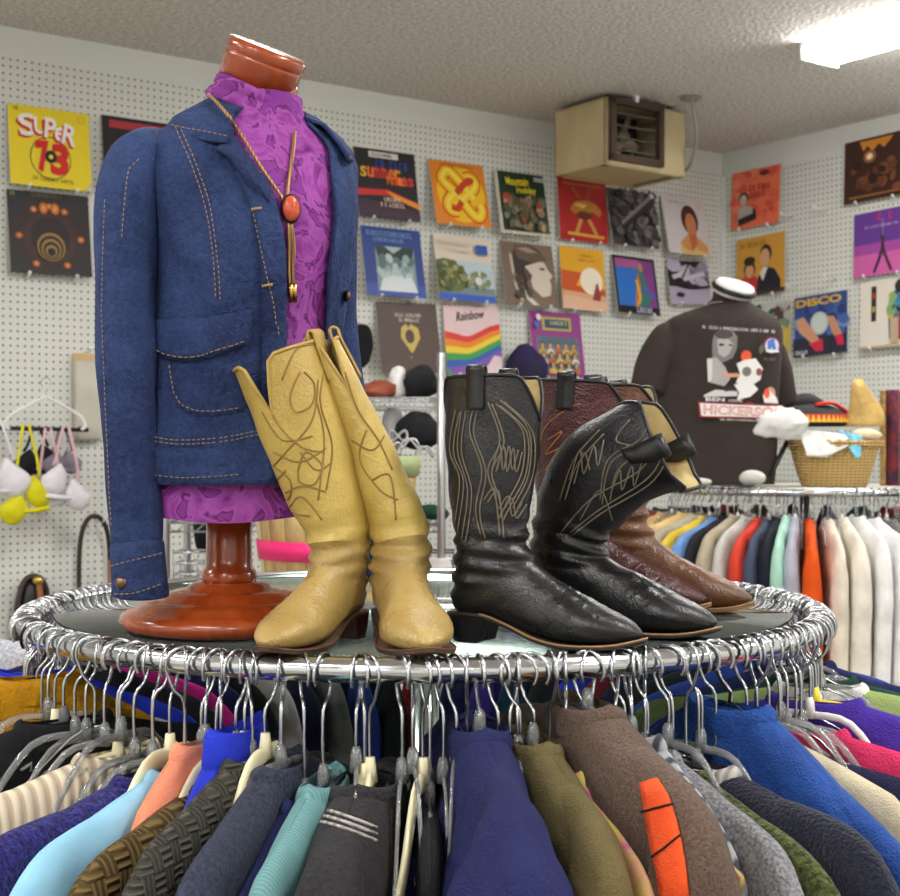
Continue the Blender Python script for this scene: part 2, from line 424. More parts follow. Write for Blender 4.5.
mb = MB(); mb.box((AW / 2 - .02, AD / 2, H0 + .004), (AW - .09, AD - .06, .006)); mb.box((.015, AD / 2, H0), (.03, AD, .008)); mb.box((AW - .015, AD / 2, H0), (.03, AD, .008)); mb.box((AW / 2, .015, H0), (AW, .03, .008)); mb.box((AW / 2, AD - .015, H0), (AW, .03, .008))
mb.build('bottom_pan', mat('pan', (176, 158, 112), 0.5), au, True)
mb = MB()
for x in (0.035, 0.33): mb.box((x, -.008, (H0 + H1) / 2 + .012), (0.03, .03, AH - .02))
for z in (H0 + .036, H1 - .012): mb.box((0.18, -.008, z), (0.32, .03, 0.03))
mb.build('grille_frame', m_brown, au, True)
for k in range(4):
    mb = MB(); mb.box((0.182, .008, H0 + .075 + k * .055), (0.28, .012, .005), 0, Matrix.Rotation(radians(-10), 3, 'X')); mb.build('louver', mat('louver', (120, 116, 108), 0.35, 0.4), au, True)
mb = MB(); mb.box((0.2, 0.2, (H0 + H1) / 2), (0.36, .01, AH - .04)); mb.build('back_panel', m_dark, au, True)
mb = MB(); Mx = Matrix.Rotation(pi / 2, 3, 'X')
mb.lathe([(0.0, -.02), (.028, -.02), (.028, .03), (0, .03)], 16, (0.19, .1, H0 + .16), 0, Mx)
for k in range(4):
    a = k * pi / 2 + 0.5; R = Matrix.Rotation(a, 3, 'Y') @ Matrix.Rotation(0.5, 3, 'X')
    mb.box(Vector((0.19, .1, H0 + .16)) + Matrix.Rotation(a, 3, 'Y') @ Vector((.065, 0, 0)), (.085, .004, .05), 0, R)
mb.build('fan', mat('fan', (150, 136, 116), .35, 0.3), au, True)
for x in (0.06, AW - .06):
    mb = MB(); mb.box((x, AD / 2, -.015), (.03, AD * .8, .03)); mb.build('mounting_bracket', m_brown, au, True)
mb = MB(); mb.box((0.17, -.02, H1 + .008), (.02, .02, .03)); mb.build('indicator_lamp', mat('indicator', (240, 240, 240), .4), au, True)
# conduit
fl = P(691, 97, 0)
tz = HC; d0 = FP * 1.58 / (448 - 97); pf = P(691, 97, d0); pf.z = HC
ct = thing('conduit_pipe', 'thin grey conduit curving from ceiling into the beige heater', 'pipe', pf)
mb = MB(); mb.lathe([(.05, -.002), (.05, -.012), (.03, -.018)], 20, pf); mb.build('flange', mat('flange', (150, 142, 130), .5), ct)
mb = MB(); mb.tube(smooth([pf, pf + Vector((.012, 0, -.06)), pf + Vector((.03, .04, -.15)), pf + Vector((.035, .12, -.22)), pf + Vector((.03, .22, -.27)), pf + Vector((.0, .30, -.285)), pf + Vector((-.03, .34, -.29))], 6), .008, 8)
mb.build('tube', mat('conduit', (168, 164, 156), .35, .6), ct)

# ================================================================ record sleeves
m_pegw = mat('peg white', (236, 236, 232), .3); m_edge = mat('card edge', (200, 194, 180), .7)
def peg(wall, p, label, group, L=0.07):
    n = (V if wall == 'b' else -U)
    mb = MB(); mb.tube([p - n * 0.0, p + n * L * .8, p + n * L + Vector((0, 0, .012))], .0035, 6); mb.ball(p + n * L + Vector((0, 0, .012)), .008, 0, 8, 6)
    tag(mb.build('peg_hook', m_pegw), label, 'hook', group)
def album(label, wall, TL, TR, BR, BL, base, fn, top=.014, lean=.05, edge=None, short=''):
    n = V if wall == 'b' else -U; ax = U if wall == 'b' else V
    a, b = wallhit(wall, *TL, top), wallhit(wall, *TR, top); c, d = wallhit(wall, *BR, lean), wallhit(wall, *BL, lean)
    sa, sb, sc_, sd = [(q - C0).dot(ax) for q in (a, b, c, d)]
    w = ((sb - sa) + (sc_ - sd)) / 2; s0 = (sa + sd) / 2; zt = (a.z + b.z) / 2; zb = (c.z + d.z) / 2
    roll = max(-.06, min(.06, ((b.z - a.z) + (c.z - d.z)) / 2 / w))
    dn = lean - top; h = sqrt((zt - zb) ** 2 + dn * dn)
    ex = (ax * cos(roll) + Vector((0, 0, 1)) * sin(roll)).normalized()
    ey0 = (Vector((0, 0, zt - zb)) - n * dn).normalized(); nn = ex.cross(ey0) * (1 if ex.cross(ey0).dot(n) > 0 else -1)
    nn.normalize(); ey = nn.cross(ex); ey = ey if ey.z > 0 else -ey
    cen = C0 + ax * (s0 + w / 2) + Vector((0, 0, (zt + zb) / 2)) + n * (top + lean) / 2
    bl = cen - ex * w / 2 - ey * h / 2
    ar = Art(lambda x, y, o: bl + ex * (x * w) + ey * (y * h) + nn * o)
    ar.mats.append(flat(edge) if edge else m_edge)
    R = Matrix((ex, nn * -1, ey)).transposed()
    ar.mb.box(cen - nn * .003, (w, .006, h), 0, R)
    ar.rect(0, 0, 1, 1, base); fn(ar)
    o = ar.mb.build('record_sleeve', ar.mats); tag(o, label, 'record', 'record sleeves hung on the pegboard')
    for k in (.22, .8):
        p = C0 + ax * (s0 + w * k) + Vector((0, 0, zb - .012)) + n * .002
        peg(wall, p, 'white-tipped peg holding up ' + short, 'pegs under ' + short, lean + .012)
K = (16, 15, 16); WH = (236, 232, 224); rnd = random.Random(5)
def blobs(a, cols, n, x0, y0, x1, y1, r0, r1, seed):
    r = random.Random(seed)
    for i in range(n):
        a.ell(r.uniform(x0, x1), r.uniform(y0, y1), r.uniform(r0, r1), r.uniform(r0, r1), cols[r.randrange(len(cols))], r.uniform(0, 180), 9)
def face(a, x, y, r, skin, hair, body, hat=None):
    a.poly([(x - r*1.9, y - r*3.2), (x - r*1.5, y - r*1.5), (x, y - r*1.0), (x + r*1.5, y - r*1.5), (x + r*1.9, y - r*3.2)], body)
    a.ell(x, y + r*.15, r*1.12, r*1.28, hair); a.ell(x, y - r*.1, r*.8, r*1.05, skin)
def c_super(a):
    a.ell(.5, .37, .255, .27, (30, 28, 20)); a.ell(.5, .37, .243, .258, (240, 214, 40)); a.ell(.5, .37, .20, .21, (238, 210, 42))
    for i, (ch, x0, y0, x1, y1, r) in enumerate((('S', .12, .62, .33, .90, 8), ('U', .31, .66, .47, .87, 0), ('P', .44, .62, .58, .88, -6), ('e', .56, .60, .68, .78, -10), ('R', .66, .56, .84, .82, -12))):
        a.text(ch, x0 - .025, y0 - .03, x1 - .025, y1 - .03, (206, 40, 34), r, .03); a.text(ch, x0, y0, x1, y1, (244, 240, 236), r, .025)
    a.text('7', .32, .18, .49, .58, (212, 30, 30), 4, .05); a.text('3', .5, .16, .72, .56, (212, 30, 30), -4, .05)
    a.ell(.5, .385, .075, .08, K); a.ell(.5, .385, .026, .028, (240, 220, 60))
    a.text('20 GREAT HITS', .26, .07, .76, .12, (70, 62, 20), -2); a.scrib(.05, .93, .12, .97, K, 82); a.ell(.9, .9, .05, .05, (208, 186, 40)); a.ell(.9, .9, .04, .04, (238, 210, 42))
    a.poly([(.9, 0), (1, 0), (1, .1)], (196, 196, 180))
def c_space(a):
    a.ell(.5, .45, .46, .46, (50, 36, 36)); a.ell(.5, .45, .33, .33, (64, 42, 38)); a.ell(.5, .45, .24, .25, (42, 30, 32))
    for i in range(12):
        g = 2 * pi * i / 12; x, y = .5 + .38 * cos(g), .45 + .38 * sin(g)
        if i % 2 == 0 or i in (3,): a.ell(x, y, .045, .04, (176, 92, 48)); a.ell(x, y, .022, .02, (226, 150, 80))
    for x in (.43, .57): a.ell(x, .8, .055, .07, (190, 104, 44)); a.ell(x, .8, .03, .04, (222, 150, 74))
    for i, r in enumerate((.175, .15, .125, .1, .075, .05)): a.ell(.5, .33 - i * .012, r, r, ((150, 118, 66), (34, 24, 24))[i % 2])
    a.scrib(.28, .93, .7, .97, (120, 98, 60), 118); a.scrib(.03, .93, .1, .97, (200, 160, 70), 85)
def c_redtop(a):
    a.rect(.1, .85, .95, .95, (170, 40, 54)); a.rect(.1, .55, .4, .62, (160, 60, 70)); a.ell(.55, .3, .3, .25, (44, 40, 60))
def c_sunset(a):
    a.rect(.24, .88, .72, .965, (226, 222, 214)); a.scrib(.28, .90, .68, .945, (60, 60, 60), 128)
    a.scrib(.34, .73, .86, .85, (40, 66, 150), 125)
    for ch, x, c in (('S', .08, (244, 190, 30)), ('u', .19, (240, 120, 40)), ('m', .29, (226, 60, 60)), ('m', .41, (236, 70, 40)), ('e', .53, (240, 110, 30)), ('r', .63, (244, 150, 40))): a.text(ch, x, .58, x + .1, .73, c, -6, .025)
    for ch, x, c in (('N', .5, (240, 110, 40)), ('i', .62, (238, 80, 30)), ('t', .67, (244, 160, 40)), ('e', .73, (236, 90, 50)), ('s', .84, (214, 60, 50))): a.text(ch, x, .5, x + .1, .63, c, -4, .025)
    a.poly([(0, .4), (.5, .42), (1, .26), (1, .18), (.5, .34), (0, .3)], (206, 42, 36)); a.poly([(.45, .41), (1, .25), (1, .17), (.6, .30)], (240, 150, 40)); a.poly([(0, .28), (1, .14), (1, 0), (0, 0)], (58, 34, 54))
    a.scrib(.42, .25, .7, .31, (238, 200, 190), 112); a.scrib(.36, .17, .78, .23, (238, 200, 190), 140)
def knot(a, w, c):
    a.line([(.24, .80), (.34, .86), (.62, .58), (.74, .44)], w, c, 6); a.line([(.62, .76), (.72, .78), (.80, .70), (.74, .58), (.52, .42), (.3, .22)], w, c, 6)
    a.line([(.24, .80), (.2, .7), (.42, .5), (.68, .2), (.8, .16), (.86, .26), (.84, .36)], w, c, 6); a.line([(.46, .56), (.28, .4), (.24, .3), (.3, .22), (.42, .22)], w, c, 6)
def c_knot(a):
    a.ell(.52, .5, .44, .45, (248, 196, 30)); knot(a, .2, (214, 70, 24)); knot(a, .15, (250, 200, 24)); knot(a, .06, (252, 226, 80)); a.line([(.42, .5), (.66, .72), (.76, .7)], .1, (206, 66, 26), 5); a.line([(.3, .28), (.4, .26), (.5, .38)], .1, (206, 66, 26), 5)
    a.scrib(.2, .91, .8, .95, (204, 110, 30), 147)
def c_holiday(a):
    a.rect(0, 0, .06, 1, (206, 198, 176)); a.rect(0, 0, 1, .05, (206, 198, 176))
    blobs(a, [(110, 96, 74), (150, 120, 90), (86, 84, 60), (170, 70, 50), (120, 130, 120), (180, 160, 130)], 60, .12, .1, .95, .62, .04, .09, 3)
    a.text('Mountain', .16, .76, .62, .90, (232, 210, 40), 3, .03); a.text('Holiday', .36, .62, .76, .75, (232, 214, 46), 3, .03); a.rect(.74, .86, .96, .93, (190, 190, 186))
def c_horse(a):
    a.rect(.1, .9, .92, .93, (170, 110, 40)); a.poly([(.22, .5), (.34, .64), (.6, .68), (.8, .62), (.9, .5), (.84, .42), (.7, .5), (.5, .42), (.32, .44)], (190, 128, 44))
    a.poly([(.3, .58), (.42, .62), (.6, .6), (.5, .53)], (232, 190, 90)); a.line([(.3, .86), (.44, .7)], .05, (160, 104, 44)); a.line([(.66, .86), (.6, .7)], .05, (150, 96, 40))
    a.line([(.46, .38), (.34, .12)], .07, (206, 150, 70)); a.line([(.6, .38), (.76, .12)], .07, (206, 150, 70)); a.line([(.16, .11), (.92, .09)], .045, (222, 166, 50)); a.ell(.52, .42, .16, .07, (110, 50, 24))
def c_grey(a):
    blobs(a, [(104, 98, 102), (70, 64, 68), (120, 114, 118), (54, 50, 54), (88, 82, 86)], 110, .03, .03, .97, .97, .04, .1, 8)
    a.line([(.16, .3), (.92, .88)], .12, (46, 42, 46)); a.line([(.14, .34), (.88, .9)], .06, (128, 122, 126)); a.line([(.2, .26), (.95, .8)], .03, (30, 28, 30)); a.ell(.88, .9, .05, .05, (200, 196, 196))
def c_woman(a):
    a.poly([(.28, .0), (.3, .2), (.5, .35), (.75, .28), (.95, .12), (.95, 0)], (226, 190, 130)); a.ell(.6, .62, .2, .26, (74, 46, 40)); a.poly([(.5, .45), (.72, .45), (.7, .2), (.56, .05)], (196, 110, 70)); a.ell(.61, .54, .13, .2, (206, 130, 92))
    a.poly([(.3, .2), (.5, .35), (.56, .06), (.4, .08)], (216, 150, 80)); a.poly([(.72, .33), (.95, .15), (.9, .05), (.66, .1)], (220, 160, 90)); a.scrib(.12, .88, .55, .93, (180, 172, 176), 113); a.ell(.86, .9, .07, .05, (226, 190, 186))
def c_blue(a):
    a.rect(0, 0, 1, .18, (54, 84, 170)); a.rect(.2, .07, .86, .72, (132, 156, 160)); a.poly([(.2, .72), (.86, .72), (.82, .58), (.5, .5), (.24, .58)], (40, 62, 56)); a.poly([(.36, .72), (.5, .62), (.66, .72)], (170, 190, 196))
    a.poly([(.22, .07), (.86, .07), (.78, .3), (.55, .42), (.3, .3)], (220, 228, 232)); blobs(a, [(150, 176, 176), (90, 118, 112), (190, 204, 206)], 22, .26, .3, .8, .55, .04, .09, 4)
    a.scrib(.07, .86, .93, .93, (120, 160, 214), 182); a.scrib(.14, .78, .7, .84, (120, 160, 214), 139)
def c_isle(a):
    a.rect(0, 0, 1, .62, (188, 206, 216)); a.rect(0, 0, 1, .10, (44, 92, 196)); a.rect(0, .10, 1, .22, (120, 138, 140)); a.poly([(0, .1), (0, .6), (.14, .64), (.3, .62), (.5, .46), (.62, .3), (.4, .14)], (104, 116, 66))
    blobs(a, [(70, 88, 44), (140, 144, 84), (176, 160, 112), (90, 104, 60)], 34, .05, .16, .5, .56, .03, .08, 6); blobs(a, [(214, 220, 220), (130, 140, 90), (150, 160, 120)], 18, .5, .24, .95, .42, .03, .07, 7)
    a.rect(.7, .73, .9, .88, (40, 88, 180)); a.scrib(.06, .84, .6, .90, (226, 206, 190), 122); a.scrib(.06, .74, .6, .79, (226, 206, 190), 143)
def c_sepia(a):
    a.poly([(0, 0), (0, .95), (.3, .97), (.2, .3)], (120, 102, 88)); a.ell(.5, .72, .33, .26, (84, 66, 56)); a.ell(.36, .5, .2, .4, (62, 50, 46)); a.poly([(.42, .62), (.8, .74), (.86, .6), (.95, .5), (.88, .44), (.9, .34), (.86, .18), (.7, .14), (.5, .3)], (214, 202, 188))
    a.poly([(.24, .95), (.5, .97), (.86, .8), (.84, .72), (.5, .7), (.3, .74)], (104, 84, 70)); a.poly([(.3, .9), (.5, .93), (.7, .86), (.5, .84)], (160, 140, 122)); a.poly([(.36, .24), (.5, .1), (.62, 0), (.5, 0), (.38, .1)], (226, 218, 206)); a.ell(.75, .6, .06, .02, (70, 56, 48)); a.line([(.16, .8), (.2, .3), (.3, .05)], .05, (196, 186, 170), 4)
    blobs(a, [(90, 76, 66), (120, 104, 92), (70, 58, 52)], 24, .2, .1, .5, .55, .03, .07, 9)
def c_desert(a):
    a.rect(0, 0, 1, .3, (222, 170, 130)); a.poly([(0, .3), (1, .26), (1, .36), (0, .4)], (204, 84, 34)); a.poly([(0, .36), (.3, .36), (.5, .6), (0, .62)], (206, 88, 36)); a.ell(.68, .48, .26, .22, (250, 238, 214)); a.poly([(.66, .12), (.78, .44), (.82, .46), (.88, .26), (.84, .1)], (150, 58, 52)); a.poly([(.7, .08), (.86, .08), (.84, .16)], (130, 48, 48))
    a.scrib(.45, .86, .75, .89, (170, 120, 40), 132); a.scrib(.4, .79, .8, .82, (190, 130, 40), 138); a.poly([(0, .0), (1, .0), (1, .16), (0, .22)], (230, 186, 156))
def c_neon(a):
    a.rect(.05, .13, .95, .95, (40, 116, 206)); a.rect(.05, .8, .66, .95, (176, 90, 150)); a.poly([(.62, .95), (.95, .95), (.95, .13), (.5, .13), (.6, .5)], (128, 66, 140)); a.poly([(.44, .13), (.5, .5), (.56, .78), (.66, .84), (.72, .6), (.86, .3), (.7, .13)], (60, 120, 120)); a.poly([(.42, .13), (.5, .5), (.56, .76), (.6, .5), (.52, .13)], (214, 120, 60)); a.ell(.64, .82, .05, .08, (190, 140, 70)); a.poly([(.62, .5), (.95, .34), (.95, .28), (.66, .4)], (84, 90, 190)); a.line([(.5, .6), (.56, .3), (.48, .16)], .05, (226, 190, 60), 4)
    a.scrib(.44, .02, .86, .12, (190, 200, 220), 112)
def c_lilac(a):
    a.rect(0, .4, 1, 1, (30, 28, 36)); blobs(a, [(190, 182, 206), (150, 144, 170), (120, 116, 140)], 12, .1, .5, .92, .92, .09, .2, 12); a.line([(.1, .6), (.4, .72), (.5, .86)], .1, (212, 204, 222), 4); a.line([(.36, .56), (.9, .72)], .1, (206, 198, 216), 4); a.line([(.02, .46), (.5, .36), (1, .42)], .06, K, 4); a.ell(.24, .2, .1, .06, (40, 38, 46)); a.line([(.3, .55), (.55, .95)], .04, K)
def c_brown(a):
    a.scrib(.3, .80, .72, .85, (214, 204, 190), 161); a.scrib(.36, .73, .7, .78, (214, 204, 190), 132)
    a.poly([(.36, .5), (.38, .64), (.46, .7), (.5, .64), (.54, .7), (.66, .64), (.68, .5), (.56, .32), (.52, .28)], (206, 182, 92)); a.ell(.51, .52, .075, .1, (82, 64, 58)); a.ell(.5, .22, .02, .015, (150, 130, 80))
def c_rainbow(a):
    cs = [(226, 60, 56), (240, 140, 40), (244, 214, 60), (70, 166, 84), (56, 100, 190), (140, 90, 180)]
    for i, c in enumerate(cs):
        o = i * .105
        up = [(0, .64 - o), (.2, .60 - o*.9), (.4, .56 - o*.8), (.6, .62 - o*.8), (.8, .7 - o*.8), (1, .74 - o*.7)]
        dn = [(x, y - .115) for x, y in up]
        a.poly([(p.x, min(1, p.y)) for p in smooth([(x, y, 0) for x, y in up], 4)] + [(p.x, max(0, p.y)) for p in smooth([(x, y, 0) for x, y in dn], 4)][::-1], c)
    a.poly([(.62, .0), (1, .0), (1, .26), (.86, .28), (.74, .14)], (238, 214, 218)); a.poly([(0, 0), (.12, .03), (0, .1)], (60, 150, 90)); a.poly([(.44, 0), (.6, .2), (.66, .0)], (130, 100, 180))
    a.text('Rainbow', .22, .80, .72, .93, K, 6, .01, .2)
def c_class(a):
    a.rect(.08, .05, .92, .95, (150, 70, 140)); a.rect(.24, .72, .8, .92, (200, 184, 60)); a.rect(.28, .75, .76, .89, (70, 96, 120)); a.rect(.1, .08, .92, .62, (110, 120, 140)); a.poly([(.2, .62), (.86, .62), (.92, .5), (.1, .5)], (88, 112, 130))
    for j in range(3):
        for i in range(5): face(a, .2 + i * .15, .48 - j * .15, .04, (206, 160, 120), (74, 56, 46), ((206, 170, 70), (226, 220, 200), (196, 110, 60), (214, 190, 90))[(i + j) % 4])
    a.ell(.14, .9, .05, .05, WH); a.ell(.1, .78, .05, .05, (60, 120, 200)); a.scrib(.36, .79, .7, .85, (210, 200, 150), 144)
album('yellow record sleeve reading SUPER 73 in white and red letters', 'b', (10, 103), (91, 115), (89, 192), (8, 183), (240, 214, 36), c_super, short='the yellow SUPER record')
album('dark record sleeve with glowing ring of orange lights below the yellow one', 'b', (9, 189), (90, 197), (90, 277), (8, 272), (40, 38, 44), c_space, short='the dark ring-of-lights record')
album('black and red record sleeve half hidden behind the denim jacket shoulder', 'b', (103, 115), (176, 125), (177, 201), (103, 192), (26, 22, 26), c_redtop, short='the record behind the jacket')
album('black record sleeve with flame-coloured script over a red horizon', 'b', (354, 146), (414, 155), (420, 222), (358, 216), (22, 20, 26), c_sunset, lean=.06, short='the flame-script record')
album('orange record sleeve with a big interlaced yellow knot', 'b', (427, 159), (482, 166), (492, 229), (438, 223), (232, 138, 36), c_knot, lean=.08, short='the orange knot record')
album('dark green record sleeve with yellow title above a crowd picture', 'b', (493, 170), (543, 176), (550, 238), (502, 232), (36, 60, 42), c_holiday, lean=.07, short='the dark green record')
album('red record sleeve with a golden carved horse under the heater', 'b', (556, 177), (605, 183), (608, 245), (561, 238), (178, 30, 34), c_horse, lean=.04, short='the red horse record')
album('charcoal grey record sleeve with a diagonal band under the heater', 'b', (606, 187), (651, 194), (660, 249), (613, 244), (78, 72, 76), c_grey, lean=.07, short='the charcoal record')
album('white record sleeve with a long-haired person near the wall corner', 'b', (660, 195), (702, 201), (712, 257), (670, 252), (216, 210, 212), c_woman, lean=.08, short='the white portrait record')
album('blue record sleeve with a misty waterfall picture in a square', 'b', (360, 225), (419, 231), (427, 299), (367, 294), (40, 64, 140), c_blue, lean=.07, short='the blue waterfall record')
album('pale record sleeve with a green island coast picture', 'b', (432, 234), (489, 240), (496, 304), (440, 298), (224, 212, 196), c_isle, lean=.07, short='the island coast record')
album('sepia record sleeve with a large face in profile', 'b', (499, 240), (550, 246), (560, 308), (508, 303), (126, 104, 88), c_sepia, lean=.075, short='the sepia profile record')
album('orange and yellow record sleeve with a white sun disc', 'b', (558, 245), (602, 251), (608, 313), (564, 308), (236, 174, 40), c_desert, lean=.05, short='the white sun record')
album('black-bordered record sleeve with a neon blue panel', 'b', (610, 254), (655, 260), (659, 316), (620, 312), (20, 18, 28), c_neon, lean=.07, short='the neon blue record')
album('lilac and black record sleeve just above the brown T-shirt', 'b', (666, 259), (706, 263), (712, 304), (671, 304), (182, 172, 196), c_lilac, lean=.05, short='the lilac record')
album('plain brown record sleeve with a small gold emblem', 'b', (376, 302), (437, 304), (441, 374), (381, 372), (86, 68, 62), c_brown, lean=.06, short='the plain brown record')
album('pink record sleeve reading Rainbow over wide rainbow stripes', 'b', (444, 306), (499, 306), (502, 375), (446, 375), (236, 206, 208), c_rainbow, lean=.03, short='the rainbow record')
album('magenta record sleeve with rows of small figures', 'b', (528, 311), (579, 314), (586, 379), (535, 376), (156, 60, 142), c_class, lean=.06, short='the magenta record')
def r_pink(a):
    blobs(a, [(232, 104, 72), (240, 140, 110), (226, 90, 66)], 30, .05, .1, .95, .95, .05, .12, 21); a.ell(.28, .52, .1, .1, (52, 40, 40)); a.ell(.28, .49, .075, .09, (206, 180, 166)); a.poly([(.16, .1), (.2, .34), (.3, .4), (.48, .34), (.54, .14)], (180, 172, 164)); a.poly([(.18, .16), (.54, .24), (.54, .12), (.2, .05)], (40, 34, 38)); a.line([(.5, .3), (.54, .14)], .05, (40, 34, 38))
    a.scrib(.4, .62, .82, .72, (200, 54, 50), 159); a.scrib(.42, .5, .76, .59, (200, 54, 50), 133); a.ell(.7, .9, .1, .05, (110, 50, 44)); a.scrib(.72, .22, .92, .28, (200, 54, 50), 132)
def r_couple(a):
    a.poly([(0, 0), (.06, .3), (.2, .36), (.42, .32), (.5, .1), (.5, 0)], (206, 60, 44)); face(a, .28, .44, .11, (218, 164, 120), (66, 40, 30), (206, 60, 44)); a.ell(.28, .6, .12, .08, (60, 36, 28)); a.poly([(.42, 0), (.46, .3), (.62, .46), (.8, .4), (.92, .2), (.92, .02)], (34, 32, 42)); a.ell(.62, .68, .12, .16, (60, 42, 34)); a.ell(.6, .62, .1, .15, (216, 166, 124)); a.poly([(.5, .36), (.58, .46), (.66, .44), (.56, .22)], (230, 226, 220)); a.scrib(.1, .84, .6, .92, (180, 132, 50), 117); a.rect(0, 0, 1, .06, (60, 44, 30))
def r_hidden(a):
    a.rect(0, 0, 1, .5, (206, 178, 70)); blobs(a, [(60, 84, 60), (120, 140, 120), (90, 60, 60), (180, 180, 170)], 24, .05, .5, .95, .95, .05, .1, 31)
def r_dark(a):
    a.rect(.04, .04, .96, .96, (62, 34, 26)); a.poly([(.24, .96), (.3, .8), (.36, .88), (.44, .78), (.54, .88), (.62, .8), (.72, .9), (.76, .96)], (206, 130, 46)); a.ell(.4, .7, .06, .06, (236, 210, 160)); a.ell(.4, .7, .1, .1, (150, 96, 60)); a.ell(.4, .7, .05, .05, (246, 226, 190)); blobs(a, [(94, 56, 38), (46, 26, 24), (120, 70, 46)], 26, .15, .12, .85, .6, .04, .1, 41); a.rect(.1, .06, .9, .09, (150, 100, 60))
def r_purple(a):
    a.rect(0, 0, 1, .34, (206, 100, 168)); a.rect(0, .34, 1, .5, (166, 76, 160)); a.line([(.5, .72), (.5, .4), (.36, .04)], .05, (60, 40, 70), 4); a.line([(.5, .72), (.52, .4), (.66, .04)], .05, (70, 44, 60), 4); a.rect(.44, .3, .58, .34, (90, 60, 90)); a.rect(.47, .5, .55, .53, (90, 60, 90)); a.line([(.51, .86), (.51, .6)], .025, (150, 120, 190)); a.scrib(.42, .84, .66, .95, (226, 50, 90), 83); a.scrib(.2, .74, .9, .78, (190, 170, 210), 167)
def r_disco(a):
    blobs(a, [(70, 104, 170), (120, 150, 196), (40, 62, 120), (60, 84, 150)], 26, .05, .3, .95, .8, .06, .13, 51); a.rect(0, 0, 1, .3, (36, 40, 60)); a.ell(.5, .52, .17, .19, (190, 200, 196)); a.ell(.5, .52, .13, .15, (206, 214, 208))
    a.poly([(.06, .62), (.2, .66), (.5, .26), (.56, .12), (.42, .14), (.1, .44)], (214, 156, 120)); a.poly([(.64, .62), (.78, .6), (.94, .26), (.84, .2), (.74, .34)], (206, 146, 112)); a.poly([(.3, .2), (.56, .26), (.58, .06), (.44, .06)], (206, 40, 70)); a.poly([(.8, .28), (.94, .3), (.96, .12), (.84, .12)], (206, 40, 70)); a.text('DISCO', .06, .82, .92, .95, (222, 180, 70), 0, .04); a.scrib(.05, .04, .3, .1, WH, 99)
def r_fashion(a):
    a.rect(.2, .4, .29, .92, (50, 40, 40)); a.rect(.22, .74, .27, .82, (196, 60, 50)); a.rect(.22, .54, .27, .62, (200, 170, 60)); a.poly([(.52, .12), (.5, .62), (.6, .82), (.9, .82), (1, .6), (1, .12)], (70, 76, 120)); blobs(a, [(220, 180, 50), (60, 130, 170), (206, 70, 60), (40, 40, 60), (120, 170, 120)], 30, .52, .4, .96, .78, .04, .08, 61); a.rect(.7, .1, .98, .5, (170, 44, 76)); a.ell(.74, .88, .11, .1, (50, 40, 40)); a.rect(.56, .06, .7, .42, (190, 170, 140)); a.rect(0, 0, 1, .03, (190, 170, 130))
album('coral record sleeve with a small grey figure beside the corner', 'r', (732, 174), (780, 164), (780, 222), (731, 231), (238, 120, 86), r_pink, .012, .03, short='the coral record')
album('gold record sleeve with a couple in red dress and dark suit', 'r', (736, 241), (785, 231), (785, 290), (737, 299), (212, 158, 62), r_couple, .012, .03, short='the gold couple record')
album('yellow and green record sleeve mostly hidden behind the brown T-shirt', 'r', (750, 305), (790, 300), (790, 352), (750, 358), (196, 200, 190), r_hidden, .012, .03, short='the record behind the T-shirt')
album('dark brown record sleeve with an orange drape along its top', 'r', (845, 143), (909, 129), (909, 192), (844, 206), (72, 34, 26), r_dark, .012, .03, short='the dark brown record')
album('purple record sleeve with a lattice tower', 'r', (854, 215), (912, 204), (912, 269), (854, 279), (104, 60, 150), r_purple, .012, .03, short='the purple tower record')
album('blue record sleeve with gold DISCO title and red shoes', 'r', (795, 299), (848, 289), (847, 352), (794, 358), (52, 78, 146), r_disco, .012, .03, short='the blue disco record')
album('white record sleeve with people in patchwork clothes', 'r', (861, 283), (918, 275), (918, 344), (859, 350), (228, 220, 208), r_fashion, .012, .03, short='the white fashion record')
for px, py, l in ((793, 217, 'empty white-tipped peg right of the coral record'), (826, 211, 'empty white-tipped peg left of the dark brown record'), (798, 288, 'empty white-tipped peg just above the blue disco record, left one'), (836, 279, 'empty white-tipped peg just above the blue disco record, right one')):
    peg('r', wallhit('r', px, py, .002), l, 'empty pegs on the right wall', .09)
